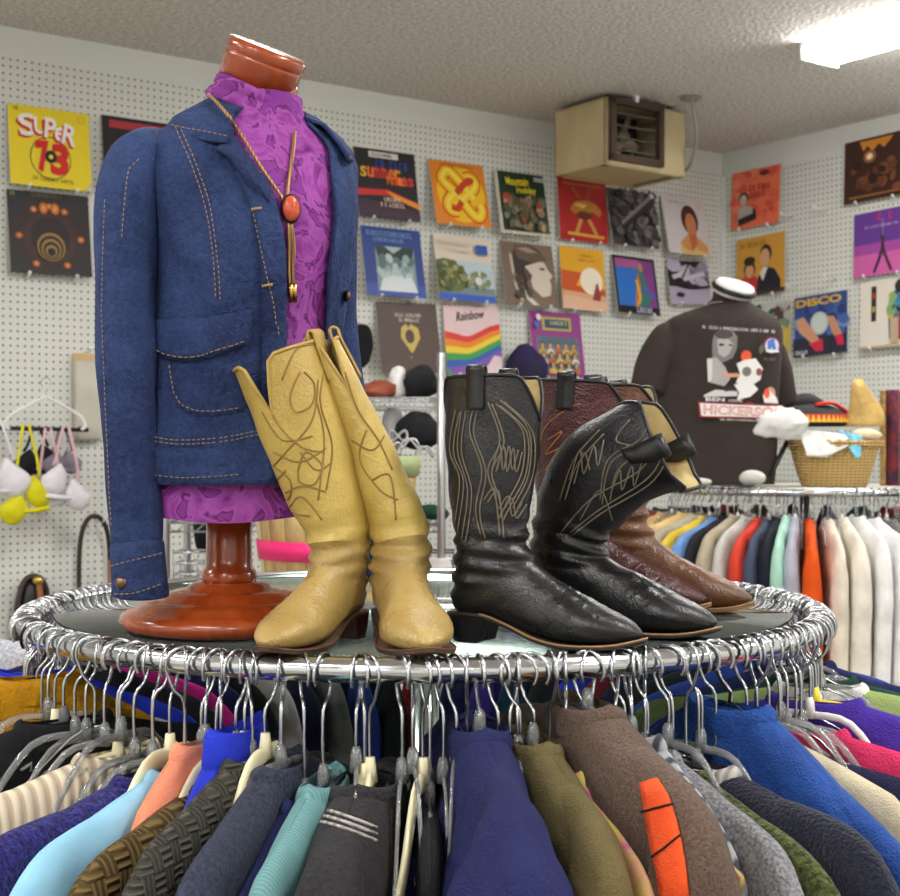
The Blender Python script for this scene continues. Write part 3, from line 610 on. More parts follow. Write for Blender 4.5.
# ================================================================ the round clothes rack in front
RX, RY, RZ, RR, RT = -0.034, 1.911, 1.279, 0.522, 0.0128
m_glass = clear_mat('display glass', (226, 240, 234), 0.06, 0.02)
def round_rack(name_label, cx, cy, cz, R, rt, glasslabel, glassmat, gr):
    th = thing('round_clothes_rack', name_label, 'clothes rack', (cx, cy, 0))
    c = Vector((cx, cy, cz)); n = 96
    mb = MB(); mb.tube([c + Vector((R * cos(2*pi*i/n), R * sin(2*pi*i/n), 0)) for i in range(n)], rt, 14, True); mb.build('ring_rail', CHROME, th)
    for k in range(4):
        a = pi / 4 + k * pi / 2; e = Vector((cos(a), sin(a), 0))
        mb = MB(); mb.tube([c + e * .02 - Vector((0, 0, .004)), c + e * (R - rt * .5) - Vector((0, 0, .004))], .007, 8); mb.build('spoke', CHROME, th)
        mb = MB(); b = Vector((cx, cy, .12)); mb.tube([b, b + e * .2 + Vector((0, 0, -.02)), b + e * .42 + Vector((0, 0, -.07))], .0125, 8)
        leg = mb.build('leg', CHROME, th)
        mb = MB(); p = Vector((cx, cy, .025)) + e * .42; mb.lathe([(.0, -.008), (.025, -.008), (.025, .008), (0, .008)], 14, p, 0, Matrix.Rotation(pi/2, 3, 'X')); mb.build('caster', BLACK, leg)
    mb = MB(); mb.lathe([(.019, .1), (.019, cz - .012)], 16, (cx, cy, 0)); mb.build('center_post', CHROME, th)
    g = MB(); z0 = cz + .0045; g.lathe([(0.001, z0), (gr, z0), (gr + .001, z0 + .003), (gr, z0 + .006), (.001, z0 + .006)], 96, (cx, cy, 0))
    o = g.build('display_disc', glassmat); tag(o, glasslabel, 'display top')
    return th
round_rack('round chrome clothes rack crowded with hangers in front of the camera', RX, RY, RZ, RR, RT, 'round glass display top under the boots and the mannequin', m_glass, .488)
TOPZ = RZ + .0105

m_clear = clear_mat('clear plastic', (246, 248, 249), .2, .04); m_cream = mat('cream plastic', (236, 228, 190), .35); m_hwhite = mat('white plastic', (236, 236, 234), .35)
m_smoke = clear_mat('smoky plastic', (150, 152, 158), .5, .12); m_hblack = mat('black hanger', (30, 30, 34), .35); m_yel = mat('yellow plastic', (246, 214, 50), .35)
m_whook = mat('dark hook', (40, 40, 44), .35, .8); m_pinkhook = mat('copper hook', (206, 160, 140), .25, 1.0)

def hook_mb(rt, seed, drop=.078, wr=.0019):
    r = random.Random(seed); q = rt + wr + .0045; mb = MB(); fl = r.choice((1, 1, 1, -1)); pts = []
    for i in range(13):
        a = radians(-35 + 245 * i / 12); pts.append(Vector((q * cos(a) * fl, 0, q * sin(a))))
    # rests on the tube: top of the arc touches
    dz = (rt + wr) - q + .0008; pts = [p + Vector((0, 0, dz)) for p in pts]
    pts += [Vector((-q * .55 * fl, 0, -q * 1.5)), Vector((0, 0, -.042)), Vector((.001 * fl, 0, -drop * .8)), Vector((0, 0, -drop))]
    mb.tube(smooth(pts, 3), wr, 7); return mb
def bar(mb, pts, w, t, mi=0):     # flat moulded bar, w high in the hanger plane, t thick
    mb.tube(pts, t / 2, 8, False, mi, ((0, 0, 1), w / t))
def hanger_body(kind, hw, drop, sl):
    mb = MB(); z0 = -drop - .007; sl = sl * 1.08
    nk = [Vector((0, 0, z0 + .021)), Vector((0, 0, z0 - .004))]
    if kind in ('clear', 'smoke', 'white'):
        mb.tube([nk[0], nk[0] + Vector((0, 0, -.006)), nk[1]], [.0035, .006, .0075], 8)
        for s in (-1, 1):
            bar(mb, smooth([(0, 0, z0), (s*.05, 0, z0 - .006), (s*hw*.8, 0, z0 - sl*.75), (s*hw, 0, z0 - sl)], 4), .009, .0045)
            mb.tube(smooth([(s*hw, 0, z0 - sl), (s*(hw+.004), 0, z0 - sl - .012), (s*(hw-.014), 0, z0 - sl - .022), (s*hw*.6, 0, z0 - sl - .022), (0, 0, z0 - sl - .022)], 4), .003, 6)
            mb.tube([(s*hw*.42, 0, z0 - sl*.42), (s*hw*.42, 0, z0 - sl*.42 + .009), (s*(hw*.42+.012), 0, z0 - sl*.5 + .009)], .0022, 6)
    elif kind in ('cream', 'yellow', 'wood'):
        mb.tube([nk[0], nk[1]], [.005, .008], 8)
        for s in (-1, 1): bar(mb, smooth([(0, 0, z0 - .004), (s*.04, 0, z0 - .008), (s*hw*.75, 0, z0 - sl*.8), (s*hw, 0, z0 - sl - .006)], 4), .022, .008)
    else:
        mb.tube(smooth([(0, 0, z0 + .004), (.03, 0, z0 - .006), (hw, 0, z0 - sl), (hw - .006, 0, z0 - sl - .006), (0, 0, z0 - sl - .006), (-hw + .006, 0, z0 - sl - .006), (-hw, 0, z0 - sl), (-.03, 0, z0 - .006), (0, 0, z0 + .004)], 2), .0015, 6)
    return mb
HMAT = {'wood': mat('pale wood', (206, 172, 112), .5, 0, 'wood', .6, .1, (180, 144, 90)), 'clear': m_clear, 'smoke': m_smoke, 'white': m_hwhite, 'cream': m_cream, 'yellow': m_yel, 'wire': STEEL, 'black': m_hblack}
_hm = {}
def place(cx, cy, cz, R, phi):
    return Vector((cx + R * sin(phi), cy - R * cos(phi), cz)), phi - pi / 2
def hanger(ring, phi, kind, label, group=None, hook=None, hw=.19, sl=.04, drop=.078, seed=0, twist=0.0):
    swivel = random.Random(phi * 7.3).uniform(-.75, .75) if ring[3] == RR and ring[0] == RX else 0.0
    cx, cy, cz, R, rt = ring; loc, rz = place(cx, cy, cz, R, radians(phi))
    th = thing('clothes_hanger', label, 'hanger', loc, rz + twist, group)
    k1 = ('h', rt, seed % 6, drop); k2 = ('b', kind, hw, sl, drop)
    hm = hook or STEEL
    for k, fn, nm, mm in ((k1 + (hm.name,), lambda: hook_mb(rt, seed % 6, drop), 'hook', hm), (k2, lambda: hanger_body(kind, hw, drop, sl), 'hanger_arms', HMAT[kind])):
        if k in _hm:
            o = bpy.data.objects.new(nm, _hm[k]); COL.objects.link(o); o.parent = th
            if nm == 'hook': o.rotation_euler[2] = swivel
        else:
            o = fn().build(nm, mm, th, True); _hm[k] = o.data
            if nm == 'hook': o.rotation_euler[2] = swivel
    return th

# ---------------------------------------------------------------- garments on hangers
def garment_meshes(hw=.2, drop=.085, sl=.04, b0=.016, b1=.045, length=.62, seed=0, collar=.010, neck=.055, folds=.011, sleeve=True, nS=26, slr=.045, peak=0.0):
    """body, collar and two sleeves of a top hung on a hanger; x runs along the hanger, z=0 is the rail"""
    r = random.Random(seed); sd = Vector((r.uniform(-9, 9), r.uniform(-9, 9), r.uniform(-9, 9)))
    Wb = hw * .93 if sleeve else hw
    def hgt(s):
        a = abs(s); x = max(0, a - neck * .8) / (hw - neck * .8)
        return -drop + peak * (1 - x) - sl * (x ** 1.15) - .03 * max(0, (x - .8) / .2) ** 2 * (0 if sleeve else 1)
    def nz(x, y, z, f): return noise.noise(sd + Vector((x * f, y * 3, z * f * .55)))
    lv = [0, .002, .006, .013, .024, .04, .065, .1, .15, .22, .32, .45, length]
    body = MB(); rings = []
    for t in lv:
        ring = []
        for side in (-1, 1):
            for i in range(nS + 1):
                q = i / nS; s = lerp(-Wb, Wb, q) * (1 if side < 0 else -1)
                s *= 1 + .05 * sstep(.1, .5, t)
                nk = 1 - sstep(neck * .55, neck * .92, abs(s)); rd = sqrt(1 - (1 - min(1, t / .03)) ** 2)
                th = lerp(b0, b1, sstep(0, .22, t)); e = max(0, 1 - abs(s / (Wb * 1.06)) ** 5) ** .5
                y = th * max(rd, nk * .75) * e + .0002 + .001 * min(1, t / .006)
                fo = folds * sstep(.01, .12, t) * (nz(s, side, t, 24) + .6 * nz(s, side, t, 50)) * e
                ring.append(Vector((s, side * max(.0002, y + fo), hgt(s) - t)))
        rings.append(ring)
    body.loft(rings)
    out = {'body': body}
    if collar:
        c = MB(); rr = []
        for k, (dz, g) in enumerate(((-.016, 1.02), (0, 1.06), (collar * .6, 1.02), (collar, .96), (collar + .002, .88), (collar * .6, .84), (-.02, .8))):
            rr.append([Vector((neck * g * cos(a) * 1.05, (b0 + .004) * g * sin(a), -drop + peak + dz - .010 * abs(sin(a)) - .004)) for a in [2*pi*i/28 for i in range(28)]])
        c.loft(rr); out['collar'] = c
    if sleeve:
        for sgn in (1, -1):
            m = MB(); rr = []; N = 22
            path = smooth([(hw * .55, 0, hgt(hw * .55) - .017), (hw * .78, 0, hgt(hw * .78) - .022), (hw * .97, 0, hgt(hw) - .036), (hw + .012, 0, hgt(hw) - .085), (hw + .016, 0, hgt(hw) - .17), (hw + .012, 0, hgt(hw) - .30), (hw + .004, 0, hgt(hw) - .46)], 5)
            for i, p in enumerate(path):
                q = i / (len(path) - 1); t = (path[min(len(path) - 1, i + 1)] - path[max(0, i - 1)]).normalized()
                nrm = Vector((-t.z, 0, t.x)); nrm = nrm if nrm.z > 0 or nrm.x > 0 else -nrm
                rs = slr * lerp(.25, 1, sstep(-.1, .5, q)) * (1 - .18 * sstep(.6, 1, q)); ry = lerp(b0 * .75, b1 * 1.02, sstep(.1, .75, q))
                ring = []
                for j in range(N):
                    a = 2 * pi * j / N; f = 1 + folds * 14 * noise.noise(sd + Vector((cos(a) * 1.3 + q * 2, sin(a) * 1.3, q * 7 * sgn))) * sstep(.1, .4, q)
                    pt = p + nrm * (rs * cos(a) * f) + Vector((0, ry * sin(a) * f, 0)); ring.append(Vector((pt.x * sgn, pt.y, pt.z)))
                rr.append(ring)
            m.loft(rr, True, True); out['sleeve%d' % sgn] = m
    return out
def garment(ring, phi, name, label, cat, m, group='clothes hanging on the front rack', cm=None, twist=0.0, parts=True, **kw):
    cx, cy, cz, R, rt = ring; loc, rz = place(cx, cy, cz, R, radians(phi))
    th = thing(name, label, cat, loc, rz + twist, group)
    for k, mbb in garment_meshes(**kw).items():
        nm = 'sleeve' if k.startswith('sleeve') else k
        mbb.build(nm, (cm or m) if nm == 'collar' else m, th, True)
    return th
RING1 = (RX, RY, RZ, RR, RT)
def fab(n, c, kind='cloth', sc=1.0, bump=.5, c2=None, rough=.85): return mat('fabric ' + n, c, rough, 0, kind, sc, bump, c2, .25)
F = dict(
 mustard=fab('mustard', (204, 146, 22), bump=.9), black=fab('black', (30, 30, 34)), creamrib=fab('cream rib', (226, 212, 186), 'rib', 1, .8, (190, 172, 146)),
 violet=fab('violet fleece', (46, 42, 128), 'fuzzy', 1, 1.0, (22, 18, 76)), sky=fab('light blue', (146, 198, 226), bump=.25), brownknit=fab('brown knit', (112, 92, 54), 'cable', 1.3, 1.0, (74, 58, 32)),
 peach=fab('peach', (246, 150, 116)), royal=fab('royal', (38, 56, 196)), olive=fab('olive knit', (82, 80, 72), 'cable', 1.6, 1.0, (58, 57, 51)), slate=fab('slate', (56, 62, 80), 'heather', 1, .4, (38, 42, 58)),
 navy=fab('navy', (30, 36, 80)), teal=fab('teal knit', (116, 160, 162), 'rib', 3.2, .4, (98, 144, 148)), charcoal=fab('charcoal', (46, 44, 47), 'heather', .8, .5, (32, 31, 34)),
 navysweat=fab('navy sweat', (34, 38, 84), bump=.7), khaki=fab('khaki', (102, 91, 58), bump=.8), tiedye=fab('tie dye', (228, 110, 170), 'mottle', 14, .3, (236, 214, 110)),
 felt=fab('brown felt', (98, 81, 70), 'heather', 1.2, .4, (80, 64, 56)), orange=fab('orange', (240, 88, 40)), stripe=mat('fabric stripe', (170, 172, 178), .85, 0, 'rib', .8, .3, (70, 74, 84), .25), greyh=fab('grey heather', (140, 140, 144), 'heather', 1, .5, (104, 104, 108)),
 green=fab('green fuzz', (88, 98, 48), 'fuzzy', .9, 1.0, (46, 54, 22)), fuzznavy=fab('navy wool', (32, 34, 54), 'fuzzy', 1.4, .7, (18, 20, 34)), lgrey=fab('light grey rib', (190, 186, 178), 'rib', 1.4, .6, (150, 146, 140)),
 denimblue=fab('blue nylon', (34, 74, 148), bump=.8, rough=.6), beige=fab('beige', (206, 194, 164)), deepnavy=fab('deep navy', (28, 28, 58)), magenta=fab('magenta', (222, 36, 150)), pinkw=fab('pink white', (226, 210, 214)),
 red=fab('red', (190, 40, 46)), pine=fab('pine', (26, 66, 54)), sage=fab('sage', (150, 168, 104)), white=fab('white', (236, 234, 228)), yellow=fab('yellow', (240, 206, 70)), maroon=fab('maroon', (110, 24, 40)), blue2=fab('mid blue', (46, 66, 150)), purple=fab('purple', (76, 50, 160)), darkteal=fab('dark teal', (30, 70, 96)), grey2=fab('dull grey', (120, 118, 116)), rose=fab('rose', (206, 50, 96)))
NOSL = dict(sleeve=False)
def G(phi, name, label, cat, m, hk='clear', hook=None, hang=True, hseed=None, **kw):
    g = garment(RING1, phi, name, label, cat, F[m] if isinstance(m, str) else m, **kw)
    if hang:
        hanger(RING1, phi + .0, hk, 'hanger carrying the ' + label.split(' hanging')[0].split(' with')[0], 'hangers carrying front-rack clothes', hook, seed=int(phi * 7) % 6 if hseed is None else hseed, twist=kw.get('twist', 0), hw=kw.get('hw', .2) * .86, sl=kw.get('sl', .04) * .9, drop=kw.get('drop', .085) - .002)
    return g
# left flank to right flank, angle measured from the point nearest the camera
G(-61, 'jacket', 'mustard yellow jacket hanging at the far left of the front rack', 'jacket', 'mustard', 'black', m_whook, hw=.15, drop=0.050, sl=.08, b0=.02, b1=.03, seed=1)
G(-50, 'jacket', 'black jacket on a smoky hanger hanging beside the mustard jacket', 'jacket', 'black', 'smoke', hw=.19, drop=.085, sl=.035, b0=.014, b1=.02, seed=2)
G(-38, 'sweater', 'cream ribbed sweater hanging behind the violet fleece', 'sweater', 'creamrib', 'cream', hw=.2, drop=0.104, sl=.03, b0=.016, b1=.028, seed=3)
G(-32, 'fleece_jacket', 'violet fuzzy fleece hanging at the lower left corner', 'jacket', 'violet', 'clear', hw=.21, drop=0.118, sl=.035, b0=.02, b1=.03, seed=4, slr=.055)
G(-27.5, 'sweatshirt', 'light blue sweatshirt hanging between violet fleece and brown knit', 'sweatshirt', 'sky', 'clear', hw=.205, drop=0.108, sl=.04, b0=.016, b1=.022, seed=5, folds=.004)
G(-24.5, 'blouse', 'peach blouse with only its collar and shoulder showing', 'blouse', 'peach', 'clear', hw=.125, drop=.078, sl=.06, b0=.010, b1=.012, seed=6, sleeve=False)
G(-23, 'sweater', 'brown cable knit sweater hanging beside the light blue sweatshirt', 'sweater', 'brownknit', 'clear', hw=.205, drop=0.116, sl=.035, b0=.018, b1=.026, seed=7)
G(-20.5, 'hooded_top', 'royal blue top with raised hood behind the olive knit', 'hoodie', 'royal', 'clear', hw=.11, drop=0.082, sl=.06, b0=.014, b1=.014, seed=8, collar=.03, sleeve=False)
G(-18.6, 'cardigan', 'dark olive cable cardigan hanging beside the brown knit', 'cardigan', 'olive', 'clear', hw=.2, drop=0.090, sl=.045, b0=.016, b1=.022, seed=9)
G(-15, 'turtleneck', 'slate blue heather turtleneck hanging beside the olive cardigan', 'turtleneck', 'slate', 'clear', hw=.2, drop=0.096, sl=.05, b0=.018, b1=.026, seed=10, collar=.012)
G(-12.4, 'shirt', 'navy shirt with only a slim edge showing by the teal knit', 'shirt', 'navy', 'clear', hw=.185, drop=0.125, sl=.06, b0=.012, b1=.016, seed=11)
G(-10.2, 'sweater', 'teal ribbed sweater hanging beside the slate turtleneck', 'sweater', 'teal', 'clear', hw=.2, drop=0.110, sl=.045, b0=.018, b1=.024, seed=12)
gch = G(-5.6, 'sweater', 'charcoal sweater with three cream stripes at its collar', 'sweater', 'charcoal', 'cream', hw=.20, drop=.108, sl=.03, b0=.032, b1=.058, seed=13, slr=.05)
G(1.5, 'trousers', 'black trousers clipped to a clear hanger in the middle', 'trousers', 'black', 'clear', hw=.16, drop=.125, sl=.012, b0=.010, b1=.014, seed=14, sleeve=False, collar=0)
G(7, 'sweatshirt', 'navy blue sweatshirt hanging end-on in the very middle', 'sweatshirt', 'navysweat', 'clear', hw=.2, drop=.055, sl=.035, b0=.026, b1=.078, seed=15, slr=.05, folds=.03)
G(13, 'jacket', 'khaki green jacket hanging beside the navy sweatshirt', 'jacket', 'khaki', 'clear', hw=.2, drop=.07, sl=.04, b0=.022, b1=.042, seed=16, slr=.05, folds=.012)
G(16.4, 'blouse', 'tie-dyed pink and yellow blouse squeezed beside the khaki jacket', 'blouse', 'tiedye', 'clear', hw=.19, drop=0.100, sl=.05, b0=.010, b1=.014, seed=17)
gfe = G(19.4, 'coat', 'brown felt coat with an orange argyle front panel', 'coat', 'felt', 'clear', hw=.2, drop=.038, sl=.05, b0=.028, b1=.043, seed=18, slr=.055, folds=.014)
G(25, 'shirt', 'grey and dark striped shirt behind the brown felt coat', 'shirt', 'stripe', 'clear', hw=.14, drop=0.070, sl=.06, b0=.012, b1=.018, seed=19)
G(26.8, 'sweatshirt', 'grey heather sweatshirt hanging beside the brown felt coat', 'sweatshirt', 'greyh', 'clear', hw=.2, drop=.088, sl=.05, b0=.016, b1=.03, seed=20)
G(30.6, 'sweater', 'green fuzzy sweater showing between grey and navy garments', 'sweater', 'green', 'clear', hw=.195, drop=0.112, sl=.045, b0=.014, b1=.022, seed=21)
G(34.6, 'coat', 'dark navy wool coat with light grey ribbed collar', 'coat', 'fuzznavy', 'smoke', cm=F['lgrey'], hw=.2, drop=0.112, sl=.035, b0=.02, b1=.032, seed=22, slr=.055)
G(40, 'rain_jacket', 'bright blue rain jacket sloping toward the right edge', 'jacket', 'denimblue', 'black', m_whook, hw=.24, drop=0.056, sl=.15, b0=.02, b1=.03, seed=23, slr=.05, folds=.01)
G(45.5, 'trousers', 'beige trousers folded over a hanger by the blue jacket', 'trousers', 'beige', 'clear', hw=.19, drop=.095, sl=.05, b0=.012, b1=.016, seed=24, sleeve=False, collar=0)
G(51, 'skirt', 'deep navy skirt held by a dark clip at right', 'skirt', 'deepnavy', 'clear', hw=.2, drop=.12, sl=.02, b0=.016, b1=.03, seed=25, sleeve=False, collar=0)
G(58, 'top', 'rose pink top on a clear hanger at right', 'top', 'rose', 'clear', hw=.19, drop=.108, sl=.03, b0=.010, b1=.014, seed=26)
G(66, 'top', 'dark purple top under the yellow hanger', 'top', 'purple', 'yellow', hw=.18, drop=.085, sl=.035, b0=.010, b1=.014, seed=27)
G(77, 'sweatshirt', 'white and sage sweatshirt at the right edge', 'sweatshirt', 'sage', 'white', cm=F['white'], hw=.21, drop=.085, sl=.03, b0=.016, b1=.024, seed=28)
G(86, 'sweater', 'pine green sweater on the right bend of the front rack', 'sweater', 'pine', 'smoke', hw=.2, drop=.09, sl=.04, b0=.014, b1=.022, seed=29)
G(-73, 'shirt', 'white shirt low behind the mustard jacket', 'shirt', 'white', 'clear', hw=.19, drop=.085, sl=.06, b0=.012, b1=.018, seed=30)
G(-84, 'jacket', 'royal blue jacket on the left bend of the front rack', 'jacket', 'royal', 'clear', hw=.19, drop=.075, sl=.06, b0=.014, b1=.02, seed=31)
# far half of the ring
back = ['navy', 'blue2', 'black', 'deepnavy', 'maroon', 'royal', 'black', 'darkteal', 'purple', 'navy', 'red', 'black', 'blue2', 'grey2', 'deepnavy', 'pinkw', 'black', 'navy', 'magenta', 'black']
cn = dict(navy='navy', blue2='mid blue', black='black', deepnavy='deep navy', maroon='maroon', royal='royal blue', darkteal='dark teal', purple='purple', red='red', grey2='dull grey', pinkw='pinkish white', magenta='magenta')
for i, c in enumerate(back):
    phi = 96 + i * 8.6
    garment(RING1, phi, 'shirt', cn[c] + ' garment hanging on the far side of the front rack', 'garment', F[c], 'clothes on the far side of the front rack', hw=.19, drop=.085, sl=.05, b0=.012, b1=.035, seed=40 + i % 4, nS=14)
# hooks crowded along the rail
rr = random.Random(11)
def spare(phi, kind, label, grp, **kw):
    hanger(RING1, phi, kind, label, grp, seed=rr.randrange(6), twist=rr.uniform(-.2, .2), hw=.12, sl=.075, drop=rr.choice((.08, .09, .1)), **kw)
for i in range(24): spare(-67 - i * 2.1 + rr.uniform(-.5, .5), rr.choice(('clear', 'wire', 'clear', 'white')), 'silver-hooked hanger crowded on the left bend of the front rack', 'hangers crowded on the left bend')
for i in range(40): spare(62 + i * 2.0 + rr.uniform(-.5, .5), rr.choice(('clear', 'wire', 'clear', 'white')), 'silver-hooked hanger crowded on the right bend of the front rack', 'hangers crowded on the right bend')
for i in range(19): spare(-60 + i * 2.5 + rr.uniform(-.6, .6), rr.choice(('clear', 'clear', 'clear', 'clear', 'cream', 'wire')), 'silver-hooked hanger on the front rail left of the middle', 'hangers on the left front rail')
for i in range(19): spare(12 + i * 2.6 + rr.uniform(-.6, .6), rr.choice(('clear', 'clear', 'wire')), 'silver-hooked hanger on the front rail right of the middle', 'hangers on the right front rail')
for i, (p, k) in enumerate(((-6.5, 'clear'), (-5, 'cream'), (-1.5, 'clear'), (-.3, 'clear'), (.8, 'cream'), (3, 'clear'), (4.4, 'clear'), (5.6, 'wire'), (9, 'cream'), (10.4, 'clear'), (11.2, 'clear'))): spare(p, k, 'silver-hooked hanger at the very middle of the front rail', 'hangers at the middle of the front rail')

# orange argyle panel laid over the coat's outer sleeve
def gcaster(g):
    bvs = []
    for ch in g.children:
        if ch.name.startswith(('sleeve', 'body', 'collar')):
            bvs.append(BVHTree.FromPolygons([g.matrix_basis @ v.co for v in ch.data.vertices], [tuple(p.vertices) for p in ch.data.polygons]))
    def f(px, py, off):
        d = Vector(((px - 450) / FP, 1, -(py - 448) / FP)).normalized(); best = None
        for b in bvs:
            h = b.ray_cast(Vector((0, 0, CAMZ)), d)
            if h[0] is not None and (best is None or h[3] < best[3]): best = h
        if best is None: return None
        n = best[1] if best[1].dot(d) < 0 else -best[1]
        return best[0] + n * off
    return f
ccast = gcaster(gfe)
rows = []
for x0, x1, y in ((643, 660, 784), (646, 670, 800), (650, 678, 825), (655, 684, 850), (660, 688, 875), (664, 692, 910)):
    row = [ccast(lerp(x0, x1, t), y - 4 * t, .003) for t in (0, .25, .5, .75, 1)]
    if all(row): rows.append(row)
print('argyle rows', len(rows))
if len(rows) > 1:
    mb = MB(); mb.loft(rows, False, False, 0, False); o = mb.build('argyle_panel', F['orange'], gfe); k = o.modifiers.new('t', 'SOLIDIFY'); k.thickness = .003; k.offset = 0
    mb = MB()
    for a, b in (((646, 812), (676, 806)), ((656, 858), (684, 836))):
        pt = [ccast(lerp(a[0], b[0], t), lerp(a[1], b[1], t), .0055) for t in [i / 8 for i in range(9)]]
        if all(pt): mb.tube(pt, .0010, 5)
    if mb.v: mb.build('argyle_line', F['black'], gfe)

cc2 = gcaster(gch)
for k in range(3):
    pt = [cc2(p.x, p.y + 6.5 * k, .001) for p in smooth([(306, 808, 0), (325, 810, 0), (350, 818, 0), (376, 828, 0)], 6)]
    pt = [p for p in pt if p]; print('stripe', len(pt))
    pt = [p for i, p in enumerate(pt) if i == 0 or (p - pt[i-1]).length < .05]
    if len(pt) > 2: mb = MB(); mb.tube(pt, .0016, 6); mb.build('collar_stripe', F['lgrey'], gch)
hanger(RING1, 24, 'wood', 'pale wooden hanger poking out between the felt coat and the grey sweatshirt', hw=.2, sl=.055, drop=.098, seed=2)
# ================================================================ dress stand with denim jacket
m_ply = mat('varnished wood', (164, 74, 32), .22, 0, 'wood', .5, .08, (140, 56, 20), coat=.6)
m_denim = mat('denim', (52, 71, 116), .85, 0, 'denim', 1, .8, (24, 36, 74), .3)
m_denim2 = mat('denim seam', (44, 60, 108), .85, 0, 'denim', 1.2, .6, (28, 40, 80), .3)
m_stitch = mat('tan stitching', (158, 128, 92), .8)
m_purple = mat('purple marbled knit', (134, 52, 138), .75, 0, 'marble', 1, .4, (84, 16, 88), .25)
DM = 1.63
BX, BY = (229 - 450) / FP * DM, DM
PSI = radians(34)
FW = Vector((sin(PSI), -cos(PSI), 0)); LF = Vector((cos(PSI), sin(PSI), 0))     # facing, and the wearer's left
st = thing('dress_form_stand', 'brown varnished dress form on a round turned base under the denim jacket', 'dress form', (BX, BY, TOPZ))
z = TOPZ
mb = MB(); mb.lathe([(.001, z + .0005), (.112, z + .0005), (.122, z + .006), (.126, z + .014), (.122, z + .021), (.112, z + .025), (.108, z + .026), (.102, z + .031), (.088, z + .036), (.078, z + .037), (.075, z + .042), (.062, z + .046), (.05, z + .047), (.046, z + .052), (.036, z + .056), (.001, z + .056)], 56, (BX, BY, 0)); mb.build('base', m_ply, st)
mb = MB(); mb.lathe([(.03, z + .054), (.033, z + .06), (.031, z + .068), (.0275, z + .071), (.0265, z + .085), (.026, z + .2)], 36, (BX, BY, 0)); mb.build('pole', m_ply, st)
TT = [  # height, half width, half depth, sideways lean of the centre, forward lean
 (1.395, .118, .088, .018, 0), (1.43, .118, .088, .018, 0), (1.50, .116, .088, .019, 0), (1.58, .109, .084, .02, 0), (1.64, .105, .083, .021, 0), (1.70, .109, .090, .022, .004), (1.745, .114, .094, .023, .006),
 (1.79, .119, .090, .025, .004), (1.82, .120, .080, .027, .0), (1.845, .114, .068, .029, -.002), (1.865, .086, .057, .031, -.002), (1.88, .060, .050, .032, 0), (1.895, .050, .047, .033, .002), (1.91, .047, .046, .034, .005), (1.935, .047, .046, .036, .010), (1.965, .046, .045, .038, .016)]
def tors(al, z, off=0.0):
    a, b, lean, fwd = table(TT, z)
    return Vector((BX + lean, BY, z)) + FW * (fwd + (b + off) * cos(al)) + LF * ((a + off) * sin(al))
def torsoloft(zs, off, n=48):
    return [[tors(2*pi*j/n, z, off) for j in range(n)] for z in zs]
mb = MB(); zs = [1.445 + i * .012 for i in range(44)]
mb.loft(torsoloft([q for q in zs if q <= 1.93], -.004), True, True); mb.build('torso', m_ply, st)
# neck block, cut at a slant towards the front
nb = tors(0, 1.955, -.045); nc = Vector((BX + .029, BY, 1.921)) + FW * .010
ax = (Vector((.20, 0, 0)) + FW * .36 + Vector((0, 0, 1))).normalized(); sx_ = ax.orthogonal().normalized(); M3 = Matrix((sx_, ax.cross(sx_), ax)).transposed()
mb = MB(); mb.lathe([(.001, -.03), (.0445, -.03), (.0455, .020), (.0462, .022), (.0450, .0235), (.0450, .0245), (.0462, .026), (.0466, .034), (.0452, .0385), (.001, .039)], 44, nc + Vector((.0, 0, .004)), 0, M3); mb.build('neck_block', m_ply, st)

# ---- purple turtleneck
tn = thing('turtleneck_shirt', 'purple marbled turtleneck worn under the denim jacket', 'turtleneck', tors(0, 1.44))
sd = Vector((3, 7, 1))
def wr(p, k, f): return noise.noise(sd + p * f) * k
rings = []
for zz in [1.422, 1.423, 1.426, 1.435, 1.45, 1.48, 1.52, 1.56, 1.6, 1.64, 1.68, 1.71, 1.74, 1.77, 1.79, 1.81, 1.83, 1.845, 1.86, 1.872, 1.884, 1.895, 1.905]:
    ring = []
    for j in range(72):
        al = 2*pi*j/72; p = tors(al, zz, .0035 + (.006 * sstep(1.5, 1.42, zz)))
        zw = .004 * sin(al * 3) if zz < 1.45 else 0
        ring.append(p + (p - Vector((BX, BY, zz))).normalized() * wr(p, .003, 14) + Vector((0, 0, zw)))
    rings.append(ring)
mb = MB(); mb.loft(rings); mb.build('body', m_purple, tn)
bvT = mb.bvh()
rings = []
for k, (h, r) in enumerate(((-.072, .050), (-.070, .0575), (-.062, .0605), (-.044, .0570), (-.034, .0510), (-.031, .0485), (-.028, .0520), (-.022, .0555), (-.014, .0520), (-.011, .0485), (-.007, .0515), (.001, .0500), (.0045, .0470), (.0, .0455))):
    ring = []
    for j in range(60):
        a = 2*pi*j/60; rr_ = r + .0020 * noise.noise(Vector((cos(a) * 2.2, sin(a) * 2.2, h * 70 + sin(a) * 1.4)))
        ring.append(nc + Vector((0, 0, -.006)) + M3 @ Vector((rr_ * cos(a), rr_ * sin(a), h + .003 * sin(a * 2 + 1))))
    rings.append(ring)
mb = MB(); mb.loft(rings); mb.build('rolled_collar', m_purple, tn)

